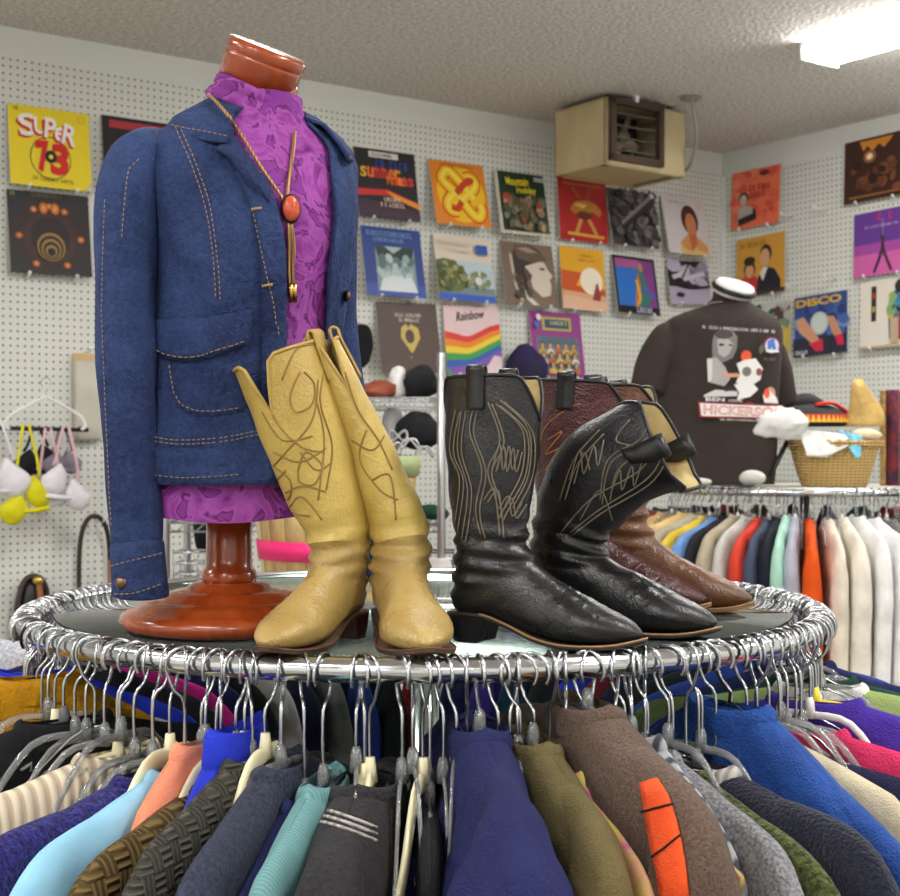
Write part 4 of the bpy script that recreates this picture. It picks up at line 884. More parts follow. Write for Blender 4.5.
# ---- denim jacket
jk = thing('denim_jacket', 'blue denim jacket hanging open on the dress form', 'jacket', tors(0, 1.5))
JO = .011
def jopen(z):        # half-open angles of the two front edges: wearer's right, wearer's left
    r_ = table([(1.44, .02), (1.55, .0), (1.66, -.03), (1.75, -.14), (1.82, -.36), (1.87, -.62)], z)[0]
    l_ = table([(1.44, .62), (1.55, .58), (1.66, .52), (1.75, .50), (1.82, .46), (1.87, .62)], z)[0]
    return r_, l_
def jac(al, z, off=0.0):
    p = tors(al, z, JO + off + .008 * sstep(1.56, 1.46, z))
    n = (p - Vector((BX + .02, BY, z))).normalized()
    return p + n * (.008 * noise.noise(Vector((5, 2, 8)) + Vector((p.x * 20, p.y * 20, p.z * 7))) + .0035 * noise.noise(Vector((p.x * 42, p.y * 42, p.z * 16))))
NJ = 66; zs = [1.464 + i * (1.876 - 1.464) / 40 for i in range(41)]
rings = []
for zz in zs:
    r_, l_ = jopen(zz); a0, a1 = r_, l_ - 2 * pi      # go round the back
    rings.append([jac(lerp(a0, a1, j / NJ), zz) for j in range(NJ + 1)])
mb = MB(); mb.loft(rings, False, False, 0, False)
jb = mb.build('body', m_denim, jk); md = jb.modifiers.new('thickness', 'SOLIDIFY'); md.thickness = .003; md.offset = 0
bvJ = mb.bvh()
CAM = Vector((0, 0, CAMZ))
def cast(bv, px, py, off=.0012):
    d = Vector(((px - 450) / FP, 1, -(py - 448) / FP)).normalized()
    h = bv.ray_cast(CAM, d)
    if h[0] is None: return None
    n = h[1] if h[1].dot(d) < 0 else -h[1]
    return h[0] + n * off
def castline(bv, pts, off=.0012, step=4):
    q = []
    for i in range(len(pts) - 1):
        k = max(1, int(math.hypot(pts[i+1][0] - pts[i][0], pts[i+1][1] - pts[i][1]) / step))
        for j in range(k): q.append((lerp(pts[i][0], pts[i+1][0], j / k), lerp(pts[i][1], pts[i+1][1], j / k)))
    q.append(pts[-1]); out = []; run = []
    for p in q:
        c = cast(bv, p[0], p[1], off)
        if c is None or (run and (c - run[-1]).length > .03):
            if len(run) > 1: out.append(run)
            run = [] if c is None else [c]
        else: run.append(c)
    if len(run) > 1: out.append(run)
    return out
def dashes(mb, bv, pts, r=.0006, off=.0022, dash=3.2, gap=2.0, mi=0):
    sp = [(p.x, p.y) for p in smooth([(x, y, 0) for x, y in pts], 8)]
    # resample by length
    acc = [0]
    for i in range(1, len(sp)): acc.append(acc[-1] + math.hypot(sp[i][0] - sp[i-1][0], sp[i][1] - sp[i-1][1]))
    def at(s):
        for i in range(1, len(sp)):
            if acc[i] >= s:
                t = (s - acc[i-1]) / max(1e-6, acc[i] - acc[i-1]); return (lerp(sp[i-1][0], sp[i][0], t), lerp(sp[i-1][1], sp[i][1], t))
        return sp[-1]
    s = 0; mb = MB()
    while s < acc[-1] - dash:
        a, b = cast(bv, *at(s), off), cast(bv, *at(s + dash), off)
        if a and b and (a - b).length < .02: mb.tube([a, b], r, 5, False, mi)
        s += dash + gap
    if mb.v: mb.build('stitch_line', m_stitch, jk)
# sleeves
def sleeve(path, radii, name, flatten=.85, seed=0, split=None):
    n = 30; pts = smooth(path, 7); N = len(pts); rr_ = [table([(i / (len(radii) - 1), q) for i, q in enumerate(radii)], k / (N - 1))[0] for k in range(N)]
    rings = []; up = None
    for i in range(N):
        t = (pts[min(N-1, i+1)] - pts[max(0, i-1)]).normalized(); up = (FW - t * FW.dot(t)).normalized(); w = t.cross(up); ring = []
        for j in range(n):
            a = 2*pi*j/n
            f = 1 + .11 * noise.noise(Vector((seed + cos(a) * 1.2, sin(a) * 1.2 + i * .05, i * .13))) + .075 * noise.noise(Vector((seed + cos(a) * 2.6, sin(a) * 2.6, i * .22)))
            ring.append(pts[i] + (up * cos(a) + w * sin(a) * flatten) * rr_[i] * f)
        rings.append(ring)
    return pts, rings
def SP(px, py, d): return P(px, py, d)
pR = [SP(166, 146, 1.60), SP(146, 154, 1.575), SP(131, 180, 1.555), SP(126, 240, 1.545), SP(126, 320, 1.54), SP(127, 400, 1.535), SP(132, 480, 1.53), SP(137, 545, 1.525)]
pts, rgs = sleeve(pR, [.016, .030, .0345, .0345, .033, .031, .029, .0275], 's', .95, 2)
mb = MB(); mb.loft(rgs, True, False); sl = mb.build('sleeve', m_denim, jk); bvS = mb.bvh()
mdm = sl.modifiers.new('thickness', 'SOLIDIFY'); mdm.thickness = .002; mdm.offset = 0
def cuff(last, d, rad, tilt, name):
    t = d.normalized(); up = (FW - t * FW.dot(t)).normalized(); w = t.cross(up); rings = []
    for k, (h, r) in enumerate(((-.004, .98), (-.002, 1.09), (0, 1.12), (.022, 1.13), (.045, 1.15), (.052, 1.17), (.0545, 1.15), (.0545, 1.07), (.05, 1.05), (.0, 1.0))):
        rings.append([last + t * (h + tilt * .03 * cos(a) * h / .05) + (up * cos(a) + w * sin(a) * .95) * rad * r for a in [2*pi*j/30 for j in range(30)]])
    m = MB(); m.loft(rings); return m
m = cuff(pts[-1], SP(141, 600, 1.52) - pts[-1], .0275, .2, 'c'); cf = m.build('cuff', m_denim, jk); bvC = m.bvh()
mb = MB(); mb.ball(cast(bvC, 122, 583, .001), (.0065, .003, .0065), 0, 12, 8); mb.build('cuff_button', mat('bronze', (120, 96, 78), .3, 1.0), jk)
SLN = 'sleeve_stitching'
mb = MB(); dashes(mb, bvC, [(112, 566), (130, 561), (150, 556), (164, 552)]); dashes(mb, bvC, [(116, 594), (135, 593), (160, 584)]); dashes(mb, bvS, [(138, 160), (128, 176), (122, 240)]); dashes(mb, bvS, [(106, 200), (103, 300), (107, 420), (113, 530)], .0005)

pL = [SP(322, 150, 1.68), SP(338, 160, 1.72), SP(340, 200, 1.735), SP(338, 270, 1.745), SP(340, 350, 1.755), SP(350, 420, 1.755), SP(364, 480, 1.75), SP(364, 535, 1.745)]
pts2, rgs = sleeve(pL, [.014, .022, .025, .025, .025, .025, .025, .025], 's', .9, 9)
mb = MB(); mb.loft(rgs, True, False); mb.build('sleeve', m_denim, jk); bvS2 = mb.bvh()
m = cuff(pts2[-1], SP(364, 575, 1.74) - pts2[-1], .0255, -.1, 'c'); m.build('cuff', m_denim, jk); bvC2 = m.bvh()
mb = MB(); dashes(mb, bvC2, [(345, 546), (362, 548), (380, 544)]); 
# hem band, yoke seam, placket strips as slightly raised pieces
def strip(al0, al1, z0, z1, off, nA=24, nZ=4, fn=None):
    rows = []
    for i in range(nZ + 1):
        zz = lerp(z0, z1, i / nZ); row = []
        for j in range(nA + 1): row.append(jac(lerp(al0(zz) if callable(al0) else al0, al1(zz) if callable(al1) else al1, j / nA), zz, off))
        rows.append(row)
    return rows
def solid(rows, name, m, parent, th=.003, mi=0):
    mb = MB(); mb.loft(rows, False, False, 0, False); o = mb.build(name, m, parent); k = o.modifiers.new('thickness', 'SOLIDIFY'); k.thickness = th; k.offset = 0; return o, mb
solid(strip(lambda z: jopen(z)[0], lambda z: jopen(z)[1] - 2*pi, 1.460, 1.500, .003, 70), 'hem_band', m_denim, jk)
solid(strip(lambda z: jopen(z)[0] + .02, lambda z: jopen(z)[0] - .22, 1.462, 1.80, .0035, 6, 24), 'placket', m_denim, jk)
solid(strip(lambda z: jopen(z)[1] - .02, lambda z: jopen(z)[1] + .16, 1.462, 1.80, .0035, 6, 24), 'placket', m_denim, jk)
# collar: a turned-down leaf round the neck ending in two lapel points
rows = []
for i, (h, dz) in enumerate(((0, .030), (.35, .026), (.7, .006), (1.0, -.016))):
    row = []
    for j in range(41):
        q = j / 40; al = lerp(-.64, .70 - 2*pi, q); fr = max(sstep(.18, 0, q), sstep(.82, 1, q))     # towards the points
        zz = 1.868 + dz * (1 - .2 * fr) - fr * (.010 + .014 * h)
        off = .004 + .030 * h + .004 * sin(h * pi)
        zc = min(1.93, max(1.80, zz)); a, b, lean, fwd = table(TT, max(1.872, zc)); rad = .004 + h * (.034 + .012 * fr)
        base = Vector((BX + lean, BY, zz)) + FW * (fwd + (b + rad) * cos(al)) + LF * ((a + rad) * sin(al))
        row.append(base)
    rows.append(row)
COLROWS = [list(r_) for r_ in rows]
solid(rows, 'collar', m_denim, jk, .004)
# lapels
def lapel(pxs, name):
    mb = MB(); pts = [cast(bvJ, x, y, o) for x, y, o in pxs]
    return pts
lap = MB()
Lp = [[(214, 146, .012), (226, 135, .012), (240, 128, .012)], [(214, 153, .010), (232, 146, .009), (249, 146, .006)], [(226, 160, .008), (243, 166, .007), (258, 174, .004)], [(246, 188, .006), (258, 196, .005), (268, 204, .004)]]
rows = []
for r_ in Lp:
    row = [cast(bvJ, x, y, o) for x, y, o in r_]
    if all(row): rows.append(row)
if len(rows) > 1:
    lap.loft(rows, False, False, 0, False); o = lap.build('lapel', m_denim, jk); k = o.modifiers.new('t', 'SOLIDIFY'); k.thickness = .003; k.offset = 0
# hip pocket with flap
def patch(bv, outline, off, name, m, th, n=10):
    # outline: 4 rows of px points from top to bottom, resampled
    rows = []
    for r_ in outline:
        rs = [(p.x, p.y) for p in smooth([(x, y, 0) for x, y in r_], n)]; rows.append([cast(bv, x, y, off) for x, y in rs])
    rows = [r_ for r_ in rows if all(r_)]
    mb = MB(); mb.loft(rows, False, False, 0, False); o = mb.build(name, m, jk); k = o.modifiers.new('t', 'SOLIDIFY'); k.thickness = th; k.offset = .6; return mb
bvB = bvJ
patch(bvB, [[(166, 330), (205, 329), (246, 318)], [(168, 360), (205, 358), (248, 346)], [(172, 390), (206, 392), (249, 380)], [(178, 406), (206, 412), (248, 404)], [(186, 414), (208, 418), (244, 412)]], .001, 'pocket', m_denim, .004)
patch(bvB, [[(156, 320), (200, 318), (250, 309)], [(156, 334), (200, 333), (250, 322)], [(160, 350), (200, 352), (249, 338)], [(170, 359), (200, 361), (246, 345)]], .006, 'pocket_flap', m_denim, .005)
mb = MB()
def dd(pts, **k): dashes(mb, bvJ, pts, **k)
for q in ([(176, 128), (190, 160), (204, 200), (213, 250), (216, 300)], [(180, 126), (194, 158), (208, 198), (217, 250), (220, 300)]): dd(q, off=.0024)
dd([(250, 210), (262, 260), (272, 300), (276, 340)], off=.006); dd([(158, 322), (160, 346), (172, 356), (200, 357), (244, 342)], off=.012); dd([(172, 366), (178, 398), (190, 409), (212, 412), (240, 408)], off=.0065)
dd([(152, 437), (180, 441), (220, 439), (262, 431)], off=.0062); dd([(152, 441), (180, 445), (220, 443), (262, 435)], off=.0062); dd([(152, 474), (190, 478), (240, 474)], off=.0062)
bvK = BVHTree.FromPolygons([v for r_ in COLROWS for v in r_], [(i*41+j, i*41+j+1, (i+1)*41+j+1, (i+1)*41+j) for i in range(3) for j in range(40)])
dashes(mb, bvK, [(158, 122), (180, 128), (205, 133), (228, 138)], off=.003); dashes(mb, bvK, [(318, 128), (330, 140), (346, 156), (356, 166)], off=.003)

m_btn = mat('bronze', (120, 96, 78), .3, 1.0)
for px, py in ((333, 223), (344, 296)):
    c = cast(bvJ, px, py, .006)
    if c:
        mb = MB(); mb.lathe([(.001, 0), (.006, 0), (.007, .002), (.005, .004), (.001, .0035)], 16, c, 0, Matrix.Rotation(radians(90), 3, 'X') @ Matrix.Rotation(radians(-55), 3, 'Y')); mb.build('button', m_btn, jk)
for px, py in ((254, 210), (266, 285)):
    a, b = cast(bvJ, px - 5, py + 1, .006), cast(bvJ, px + 6, py - 1, .006)
    if a and b: mb = MB(); mb.tube([a, (a + b) / 2 + Vector((0, -.001, 0)), b], .0016, 6); mb.build('buttonhole', m_stitch, jk)

# ---- bolo necklace lying on the turtleneck
bo = thing('bolo_necklace', 'gold cord bolo necklace with oval orange stone over the purple turtleneck', 'necklace', tors(.1, 1.7))
m_cord = mat('gold cord', (186, 146, 92), .4, .35, 'stripe', 90, .3, (130, 96, 56))
def cordpts(pxs, off):
    out = []
    for x, y in pxs:
        qs = [q for q in (cast(bvT, x, y, off), cast(bvJ, x, y, off + .004), cast(bvK, x, y, off + .003)) if q]
        c = min(qs, key=lambda q: q.y) if qs else None
        if c: out.append(c)
    return out
mb = MB()
for pxs in ([(200, 95), (214, 104), (230, 122), (246, 146), (262, 172), (276, 192), (285, 206)], [(293, 134), (292, 150), (289, 170), (286, 190), (286, 206)]):
    cp = cordpts([(p.x, p.y) for p in smooth([(x, y, 0) for x, y in pxs], 4)], .004)
    cp = [p for i, p in enumerate(cp) if i == 0 or (p - cp[i-1]).length < .04]
    mb.tube(smooth(cp, 2), .0021, 7)
mb.build('neck_cord', m_cord, bo)
for dx in (0, 4):
    mb = MB(); cp = cordpts([(287 + dx * .6, 222), (288 + dx, 245), (287 + dx, 270), (288 + dx, 284)], .004); mb.tube(smooth(cp, 3), .0021, 7); mb.build('cord_tail', m_cord, bo)
    mb = MB(); cp = cordpts([(288 + dx, 284), (289 + dx, 302)], .005); mb.tube(cp, [.0033, .0022], 8); mb.build('cord_tip', mat('brass', (190, 160, 90), .25, 1), bo)
c = cast(bvT, 288, 210, .007)
Rr = Matrix.Rotation(PSI * .6, 3, 'Z')
mb = MB(); mb.ball(c, (.0115, .006, .0165), 0, 20, 10, Rr); mb.build('pendant_rim', mat('dark silver', (70, 60, 56), .3, .8), bo)
mb = MB(); mb.ball(c + Rr @ Vector((0, -.0025, 0)), (.0096, .006, .0142), 0, 20, 10, Rr); mb.build('stone', mat('orange stone', (206, 92, 58), .25, 0, 'mottle', 60, .2, (178, 66, 40)), bo)
# ================================================================ boots
SL = [  # front x,z  back x,z  half width, lower squareness
 (.138, .338, -.018, .338, .056), (.134, .27, -.016, .27, .056), (.124, .21, -.010, .205, .052), (.113, .165, .000, .155, .045), (.110, .138, .004, .115, .040), (.116, .118, .001, .078, .037), (.128, .104, -.001, .052, .035),
 (.143, .093, .012, .0385, .0345), (.158, .084, .05, .037, .0335), (.176, .075, .095, .024, .035), (.195, .066, .135, .013, .040), (.216, .056, .172, .008, .0425), (.237, .047, .205, .0075, .038), (.255, .038, .233, .009, .028), (.266, .030, .253, .0115, .0165), (.272, .024, .266, .0145, .006)]
def sole_z(x): return table([(-.01, .034), (.055, .034), (.09, .024), (.13, .010), (.17, .003), (.21, .0025), (.245, .005), (.28, .013)], x)[0]
def sole_w(x): return table([(-.004, .012), (.002, .021), (.015, .029), (.04, .033), (.07, .0325), (.10, .033), (.14, .041), (.175, .0465), (.205, .045), (.235, .036), (.257, .023), (.270, .011), (.277, .002)], x)[0]
SHAFT = {}
def boot(label, name, pos, yaw, Ls, Hs, colors, bend=(), top_amp=(.02, .022), Ws=1.0, shaft_slices=None, crush=(1.0, 1.0), strap=True, seed=0, shs=1.0, axis=.06, vw=.62):
    """pos: ball of the foot on the display top; yaw: 0 points the toe at the camera, + turns it to camera right"""
    th = thing(name, label, 'boot', pos, 0, 'cowboy boots on the display top')
    fx = Vector((sin(yaw), -cos(yaw), 0)); fy = Vector((cos(yaw), sin(yaw), 0))
    Z0 = .14
    def xf(p):
        x, y, z = p.x * Ls, p.y * Ws * Ls, p.z * (Ls if p.z < Z0 else 1) if False else 0
        zz = p.z * Ls if p.z < Z0 else Z0 * Ls + (p.z - Z0) * Hs
        v = Vector((x, y, zz))
        # bends: each (height, lean forward deg, lean to boot-left deg) accumulates above its height
        for (h, af, al, soft) in bend:
            if v.z > h - soft:
                k = 1.0; t = min(1, (v.z - (h - soft)) / (2 * soft)); A = Vector((bend_axis * Ls, 0, h))
                a1, a2 = radians(af) * t, radians(al) * t; q = v - A
                q = Matrix.Rotation(a1, 3, 'Y') @ q; q = Matrix.Rotation(-a2, 3, 'X') @ q; v = A + q
        v.x -= .18 * Ls
        return Vector(pos) + fx * v.x + fy * v.y + Vector((0, 0, v.z + .0006))
    bend_axis = axis
    rows = [(i,) + s for i, s in enumerate(SL)]; NR = 74; n = 40; upper = []; kin = []
    sdv = Vector((seed * 3.1, seed, 2))
    for k in range(NR):
        q = k / (NR - 1) * (len(SL) - 1); Fx, Fz, Bx, Bz, w = table(rows, q); ring = []
        ks = lerp(shs, 1, sstep(1, 5.5, q)); c = (Fx + Bx) / 2; Fx = c + (Fx - c) * ks; Bx = c + (Bx - c) * ks; w *= ks
        if q < 3: w *= lerp(crush[1], 1, q / 3); c = (Fx + Bx) / 2; f = lerp(crush[0], 1, q / 3); Fx = c + (Fx - c) * f; Bx = c + (Bx - c) * f
        for j in range(n):
            a = 2*pi*j/n; ca, sa = cos(a), sin(a)
            p1 = 1.0 if q < 5 else .82; lo = sstep(6, 8, q)
            cc = ca if ca > 0 else -(abs(ca) ** lerp(1, .55, lo)); ss = (abs(sa) ** lerp(1, .9, lo)) * (1 if sa > 0 else -1)
            x = (Fx + Bx) / 2 + (Fx - Bx) / 2 * cc; z = (Fz + Bz) / 2 + (Fz - Bz) / 2 * cc; y = w * ss
            top = sstep(2.2, 0, q)
            z += top * (top_amp[0] * min(1, abs(sa) / vw) * (.8 + .2 * abs(sa)) - top_amp[1] * max(0, 1 - abs(sa) / vw) - .004)
            wk = noise.noise(sdv + Vector((x * 22, y * 22, z * 34))) * (.0022 if q < 3 else .0016)
            wk += .0034 * sstep(2.4, 3.6, q) * sstep(6.5, 5, q) * sin(z * 260 + 2 * cos(a))          # ankle creases
            wk += .0017 * sstep(7, 8.5, q) * sstep(12.5, 11, q) * sin(q * 17 + 3 * noise.noise(Vector((q * 2, sa * 2, seed)))) * max(0, ca)              # vamp creases
            ring.append(Vector((x + wk * ca, y + wk * sa, z)))
        upper.append(ring)
    sp = next(k for k in range(NR) if k / (NR - 1) * (len(SL) - 1) >= 3.6)
    sh = MB(); sh.loft(upper[:sp + 1]); sh.map(xf)
    vm = MB(); vm.loft(upper[sp:], False, True); vm.map(xf)
    SHAFT[th] = (sh.build('shaft', colors['shaft'], th), sh); vm.build('foot', colors['foot'], th)
    # lining
    li = MB(); rr_ = []
    for k in range(0, sp - 6):
        c = sum(upper[k], Vector()) / n
        rr_.append([c + (p - c) * (.955 if k else .99) for p in upper[k]])
    li.loft(rr_, False, True); li.map(xf); li.build('lining', colors['lining'], th)
    pi_ = MB(); pi_.tube([xf(p) for p in upper[0]], .0022, 6, True); pi_.build('top_binding', colors['trim'], th)
    # side seam piping down both sides
    if strap:
        for s in (1, -1):
            j = 10 if s > 0 else 30; rows2 = []
            for dj in (-1.15, 1.15):
                line = []
                for k in (3, 2, 1, 0):
                    jj = j + dj; a, b = upper[k][int(math.floor(jj)) % n], upper[k][(int(math.floor(jj)) + 1) % n]; p = a.lerp(b, jj - math.floor(jj)); line.append(p + Vector((0, s * .0035, 0)))
                e = line[-1]; line += [e + Vector((0, s * .001, .008)), e + Vector((0, -s * .004, .012)), e + Vector((0, -s * .009, .008)), e + Vector((0, -s * .010, -.01)), e + Vector((0, -s * .011, -.035))]
                rows2.append(line)
            m = MB(); a, b = rows2; mid = [p.lerp(q, .5) + Vector((0, s * .0012 if i < 5 else 0, 0)) for i, (p, q) in enumerate(zip(a, b))]
            m.loft([smooth(a, 3), smooth(mid, 3), smooth(b, 3)], False, False, 0, False); m.map(xf); o = m.build('pull_strap', colors['trim'], th); k = o.modifiers.new('t', 'SOLIDIFY'); k.thickness = .003; k.offset = 0
    # sole with welt
    so = MB(); rows3 = []; NS = 44
    for i in range(NS + 1):
        x = lerp(-.004, .277, i / NS); w = sole_w(x); z = sole_z(x); t = .0055 if x > .06 else .005
        rows3.append([Vector((x, -w * .97, z)), Vector((x, -w, z + t * .5)), Vector((x, -w * .97, z + t)), Vector((x, w * .97, z + t)), Vector((x, w, z + t * .5)), Vector((x, w * .97, z))])
    so.loft(rows3, True, True); so.map(xf); so.build('sole', colors['sole'], th)
    wl = MB(); pts = [Vector((x, -sole_w(x) * .985, sole_z(x) + .0055)) for x in [lerp(.055, .276, i / 30) for i in range(31)]]; pts += [Vector((p.x, -p.y, p.z)) for p in pts[::-1]]
    wl.tube([xf(p) for p in pts], .0014, 5); wl.build('welt', colors['welt'], th)
    he = MB(); rings = []
    for zz, sc_, ox in ((.0, .90, .006), (.004, .91, .0055), (.0045, .885, .0055), (.018, .93, .002), (.035, 1.0, -.001)):
        ring = []
        for i in range(25):
            a = pi / 2 + pi * i / 24; ring.append(Vector((.030 * sc_ + ox + .033 * sc_ * cos(a), .032 * sc_ * sin(a), zz)))
        fr = .060 - .010 * (1 - zz / .035)
        ring += [Vector((fr, -.032 * sc_ * .95, zz)), Vector((fr - .004, 0, zz)), Vector((fr, .032 * sc_ * .95, zz))]
        rings.append(ring)
    he.loft(rings, True, True, 0, True, False); he.map(xf); he.build('heel', colors['heel'], th)
    full = MB(); full.v = sh.v + vm.v; full.f = sh.f + [[i + len(sh.v) for i in f] for f in vm.f]
    return th, sh.bvh(), vm.bvh(), full.bvh()
def stitch(th, bv, lines, r, m, name='stitching', off=.0006, sm=6):
    so_, mb = SHAFT[th]; b0 = len(mb.f)
    for pts in lines:
        sp = [(p.x, p.y) for p in smooth([(x, y, 0) for x, y in pts], sm)]
        for run in castline(bv, sp, off, 3): mb.tube(run, r, 5, False, 1)
    old = so_.data; tmp = mb.build('tmp', [old.materials[0], m], th); so_.data = tmp.data; so_.data.name = 'shaft'; bpy.data.objects.remove(tmp); bpy.data.meshes.remove(old)
m_yl = mat('yellow leather', (196, 170, 90), .42, 0, 'leather', .8, .28, (166, 136, 62)); m_yf = mat('tan yellow leather', (176, 150, 88), .34, 0, 'leather', 1, .35, (136, 104, 56))
m_cl = mat('cream lining', (214, 194, 142), .7, 0, 'mottle', 12, .3, (188, 166, 112)); m_ysole = mat('worn brown sole', (96, 66, 46), .6, 0, 'mottle', 40, .3, (66, 44, 32)); m_yheel = mat('brown stacked heel', (78, 44, 28), .45, 0, 'wood', 1, .2, (50, 28, 18)); m_ys = mat('brown stitch groove', (146, 115, 56), .7); m_ytrim = mat('yellow trim', (176, 146, 74), .45)
m_bl = mat('black leather', (30, 30, 33), .33, 0, 'leather', 1, .22, (16, 16, 18)); m_bf = mat('black grained leather', (30, 30, 32), .30, 0, 'leather', 1.3, .16, (16, 16, 17)); m_bt = mat('black trim', (24, 24, 26), .4); m_bs = mat('taupe stitching', (116, 107, 90), .7); m_bw = mat('tan welt', (150, 116, 76), .55); m_bsole = mat('black sole edge', (38, 32, 28), .5)
m_ml = mat('maroon leather', (74, 34, 34), .36, 0, 'leather', 1, .4, (48, 22, 24)); m_brl = mat('brown leather', (92, 54, 34), .38, 0, 'leather', 1, .4, (66, 38, 22)); m_tanf = mat('tan leather', (104, 66, 38), .36, 0, 'leather', 1, .3, (70, 44, 26)); m_ms = mat('copper stitching', (176, 118, 66), .6); m_mw = mat('gold piping', (196, 158, 96), .5)
YC = dict(shaft=m_yl, foot=m_yf, lining=m_cl, trim=m_ytrim, sole=m_ysole, welt=m_ysole, heel=m_yheel)
BC = dict(shaft=m_bl, foot=m_bf, lining=m_cl, trim=m_bt, sole=m_bsole, welt=m_bw, heel=m_bt)
BR = dict(shaft=m_brl, foot=m_tanf, lining=m_cl, trim=m_bt, sole=m_bw, welt=m_bw, heel=m_yheel); MC = dict(BR, shaft=m_ml, foot=m_ml)
def top(px, py):                                  # where a pixel's ray meets the display top
    d = FP * (CAMZ - TOPZ) / (py - 448); p = P(px, py, d); p.z = TOPZ; return p
y1, b1, v1, f1 = boot('left yellow leather cowboy boot, tall and wide with looped stitching', 'cowboy_boot', top(297, 651), radians(-23), .76, 1.03, YC, [(.11, 5, -15, .04), (.22, 2, -3, .05)], (.016, .042), crush=(1.0, 1.12), seed=1, shs=1.05, vw=.34)
stitch(y1, b1, [[(262, 380), (275, 420), (300, 446), (322, 452)], [(300, 372), (290, 396), (296, 412), (312, 404), (314, 384), (304, 372)], [(318, 380), (312, 420), (286, 452), (270, 470)], [(274, 452), (300, 462), (326, 448)], [(298, 470), (306, 452), (322, 466), (314, 484), (300, 482), (298, 470)], [(268, 462), (290, 480), (288, 500), (272, 504)], [(276, 500), (300, 486), (326, 492)], [(284, 520), (300, 496), (322, 520)], [(316, 400), (324, 440), (318, 500)], [(282, 380), (296, 350), (316, 344)], [(328, 356), (320, 400), (332, 446), (326, 490)], [(262, 412), (282, 440), (312, 436)], [(286, 470), (276, 486), (290, 510), (310, 516)], [(300, 452), (316, 470), (330, 464)]], .0010, m_ys)
y2, b2, v2, f2 = boot('right yellow leather cowboy boot leaning left with a collapsed shaft', 'cowboy_boot', top(415, 652), radians(12), .78, 1.08, YC, [(.12, -4, -19, .04), (.2, 0, -4, .05)], (.022, .03), Ws=1.12, crush=(.62, .5), seed=2, shs=.68, vw=.5)
stitch(y2, b2, [[(345, 372), (358, 410), (378, 440), (392, 470)], [(352, 440), (372, 450), (384, 436)], [(366, 430), (360, 460), (380, 490), (398, 500)], [(372, 480), (390, 476), (396, 520)]], .0011, m_ys)
k1, b3, v3, f3 = boot('left black leather cowboy boot standing upright in profile', 'cowboy_boot', top(576, 648), radians(62), .81, .82, BC, [], (.018, .04), seed=3, shs=.88)
S1 = [[(478, 396), (470, 430), (482, 470), (476, 510), (484, 545)], [(488, 402), (500, 440), (488, 470), (496, 500), (500, 540)], [(496, 404), (522, 430), (522, 470), (508, 500), (498, 520)], [(500, 400), (528, 430), (528, 474), (512, 508)], [(492, 470), (500, 445), (503, 470), (509, 446), (512, 470), (518, 450)], [(484, 500), (494, 488), (498, 508), (508, 496), (512, 516), (522, 502)], [(456, 410), (450, 450), (460, 480), (454, 530)], [(462, 410), (458, 450), (468, 490), (462, 540)]]
stitch(k1, b3, S1 + [[(x + 4, y + 2) for x, y in l] for l in S1], .0009, m_bs)
k2, b4, v4, f4 = boot('right black leather cowboy boot with slouched shaft folding over to the right', 'cowboy_boot', top(652, 636), radians(60), .83, .90, BC, [(.11, 30, 0, .04), (.2, 34, 0, .06)], (.012, .03), crush=(1.1, .9), seed=4, shs=1.0)
stitch(k2, b4, [[(555, 540), (590, 500), (640, 470), (660, 440)], [(552, 548), (596, 512), (650, 476), (668, 440)], [(600, 500), (608, 460), (640, 440), (650, 420)], [(610, 500), (618, 470), (646, 448), (660, 420)], [(612, 490), (620, 470), (622, 490), (632, 466), (634, 486), (642, 462)], [(570, 480), (580, 450), (584, 474), (594, 446), (598, 466), (604, 440)], [(560, 500), (574, 460), (600, 430)], [(630, 420), (616, 440), (634, 446)], [(559, 546), (600, 514), (654, 480), (674, 440)], [(602, 504), (611, 463), (643, 444), (654, 424)], [(574, 484), (584, 453), (590, 470)], [(565, 500), (578, 464), (604, 434)], [(580, 520), (600, 490), (612, 520)]], .0009, m_bs)
mm, b5, v5, f5 = boot('maroon cowboy boot with copper zigzag stitching behind the black pair', 'cowboy_boot', top(648, 612), radians(62), .86, .86, MC, [(.12, 3, 0, .05)], (.012, .03), seed=5, shs=.95)
stitch(mm, b5, [[(548, 440), (562, 432), (546, 454), (562, 448), (546, 470), (562, 462), (546, 486), (560, 478), (548, 500), (560, 496)], [(538, 470), (544, 430), (566, 410), (580, 404)], [(540, 500), (550, 520), (556, 500)]], .0009, m_ms)
bb, b6, v6, f6 = boot('brown cowboy boot with tan toe at the back right of the pile', 'cowboy_boot', top(692, 611), radians(66), .84, .84, BR, [(.12, -6, 0, .05), (.2, 4, 0, .05)], (.012, .03), seed=6, shs=.95)
stitch(bb, b6, [[(574, 430), (590, 405), (620, 400)], [(580, 450), (592, 410), (640, 404)]], .001, m_mw)
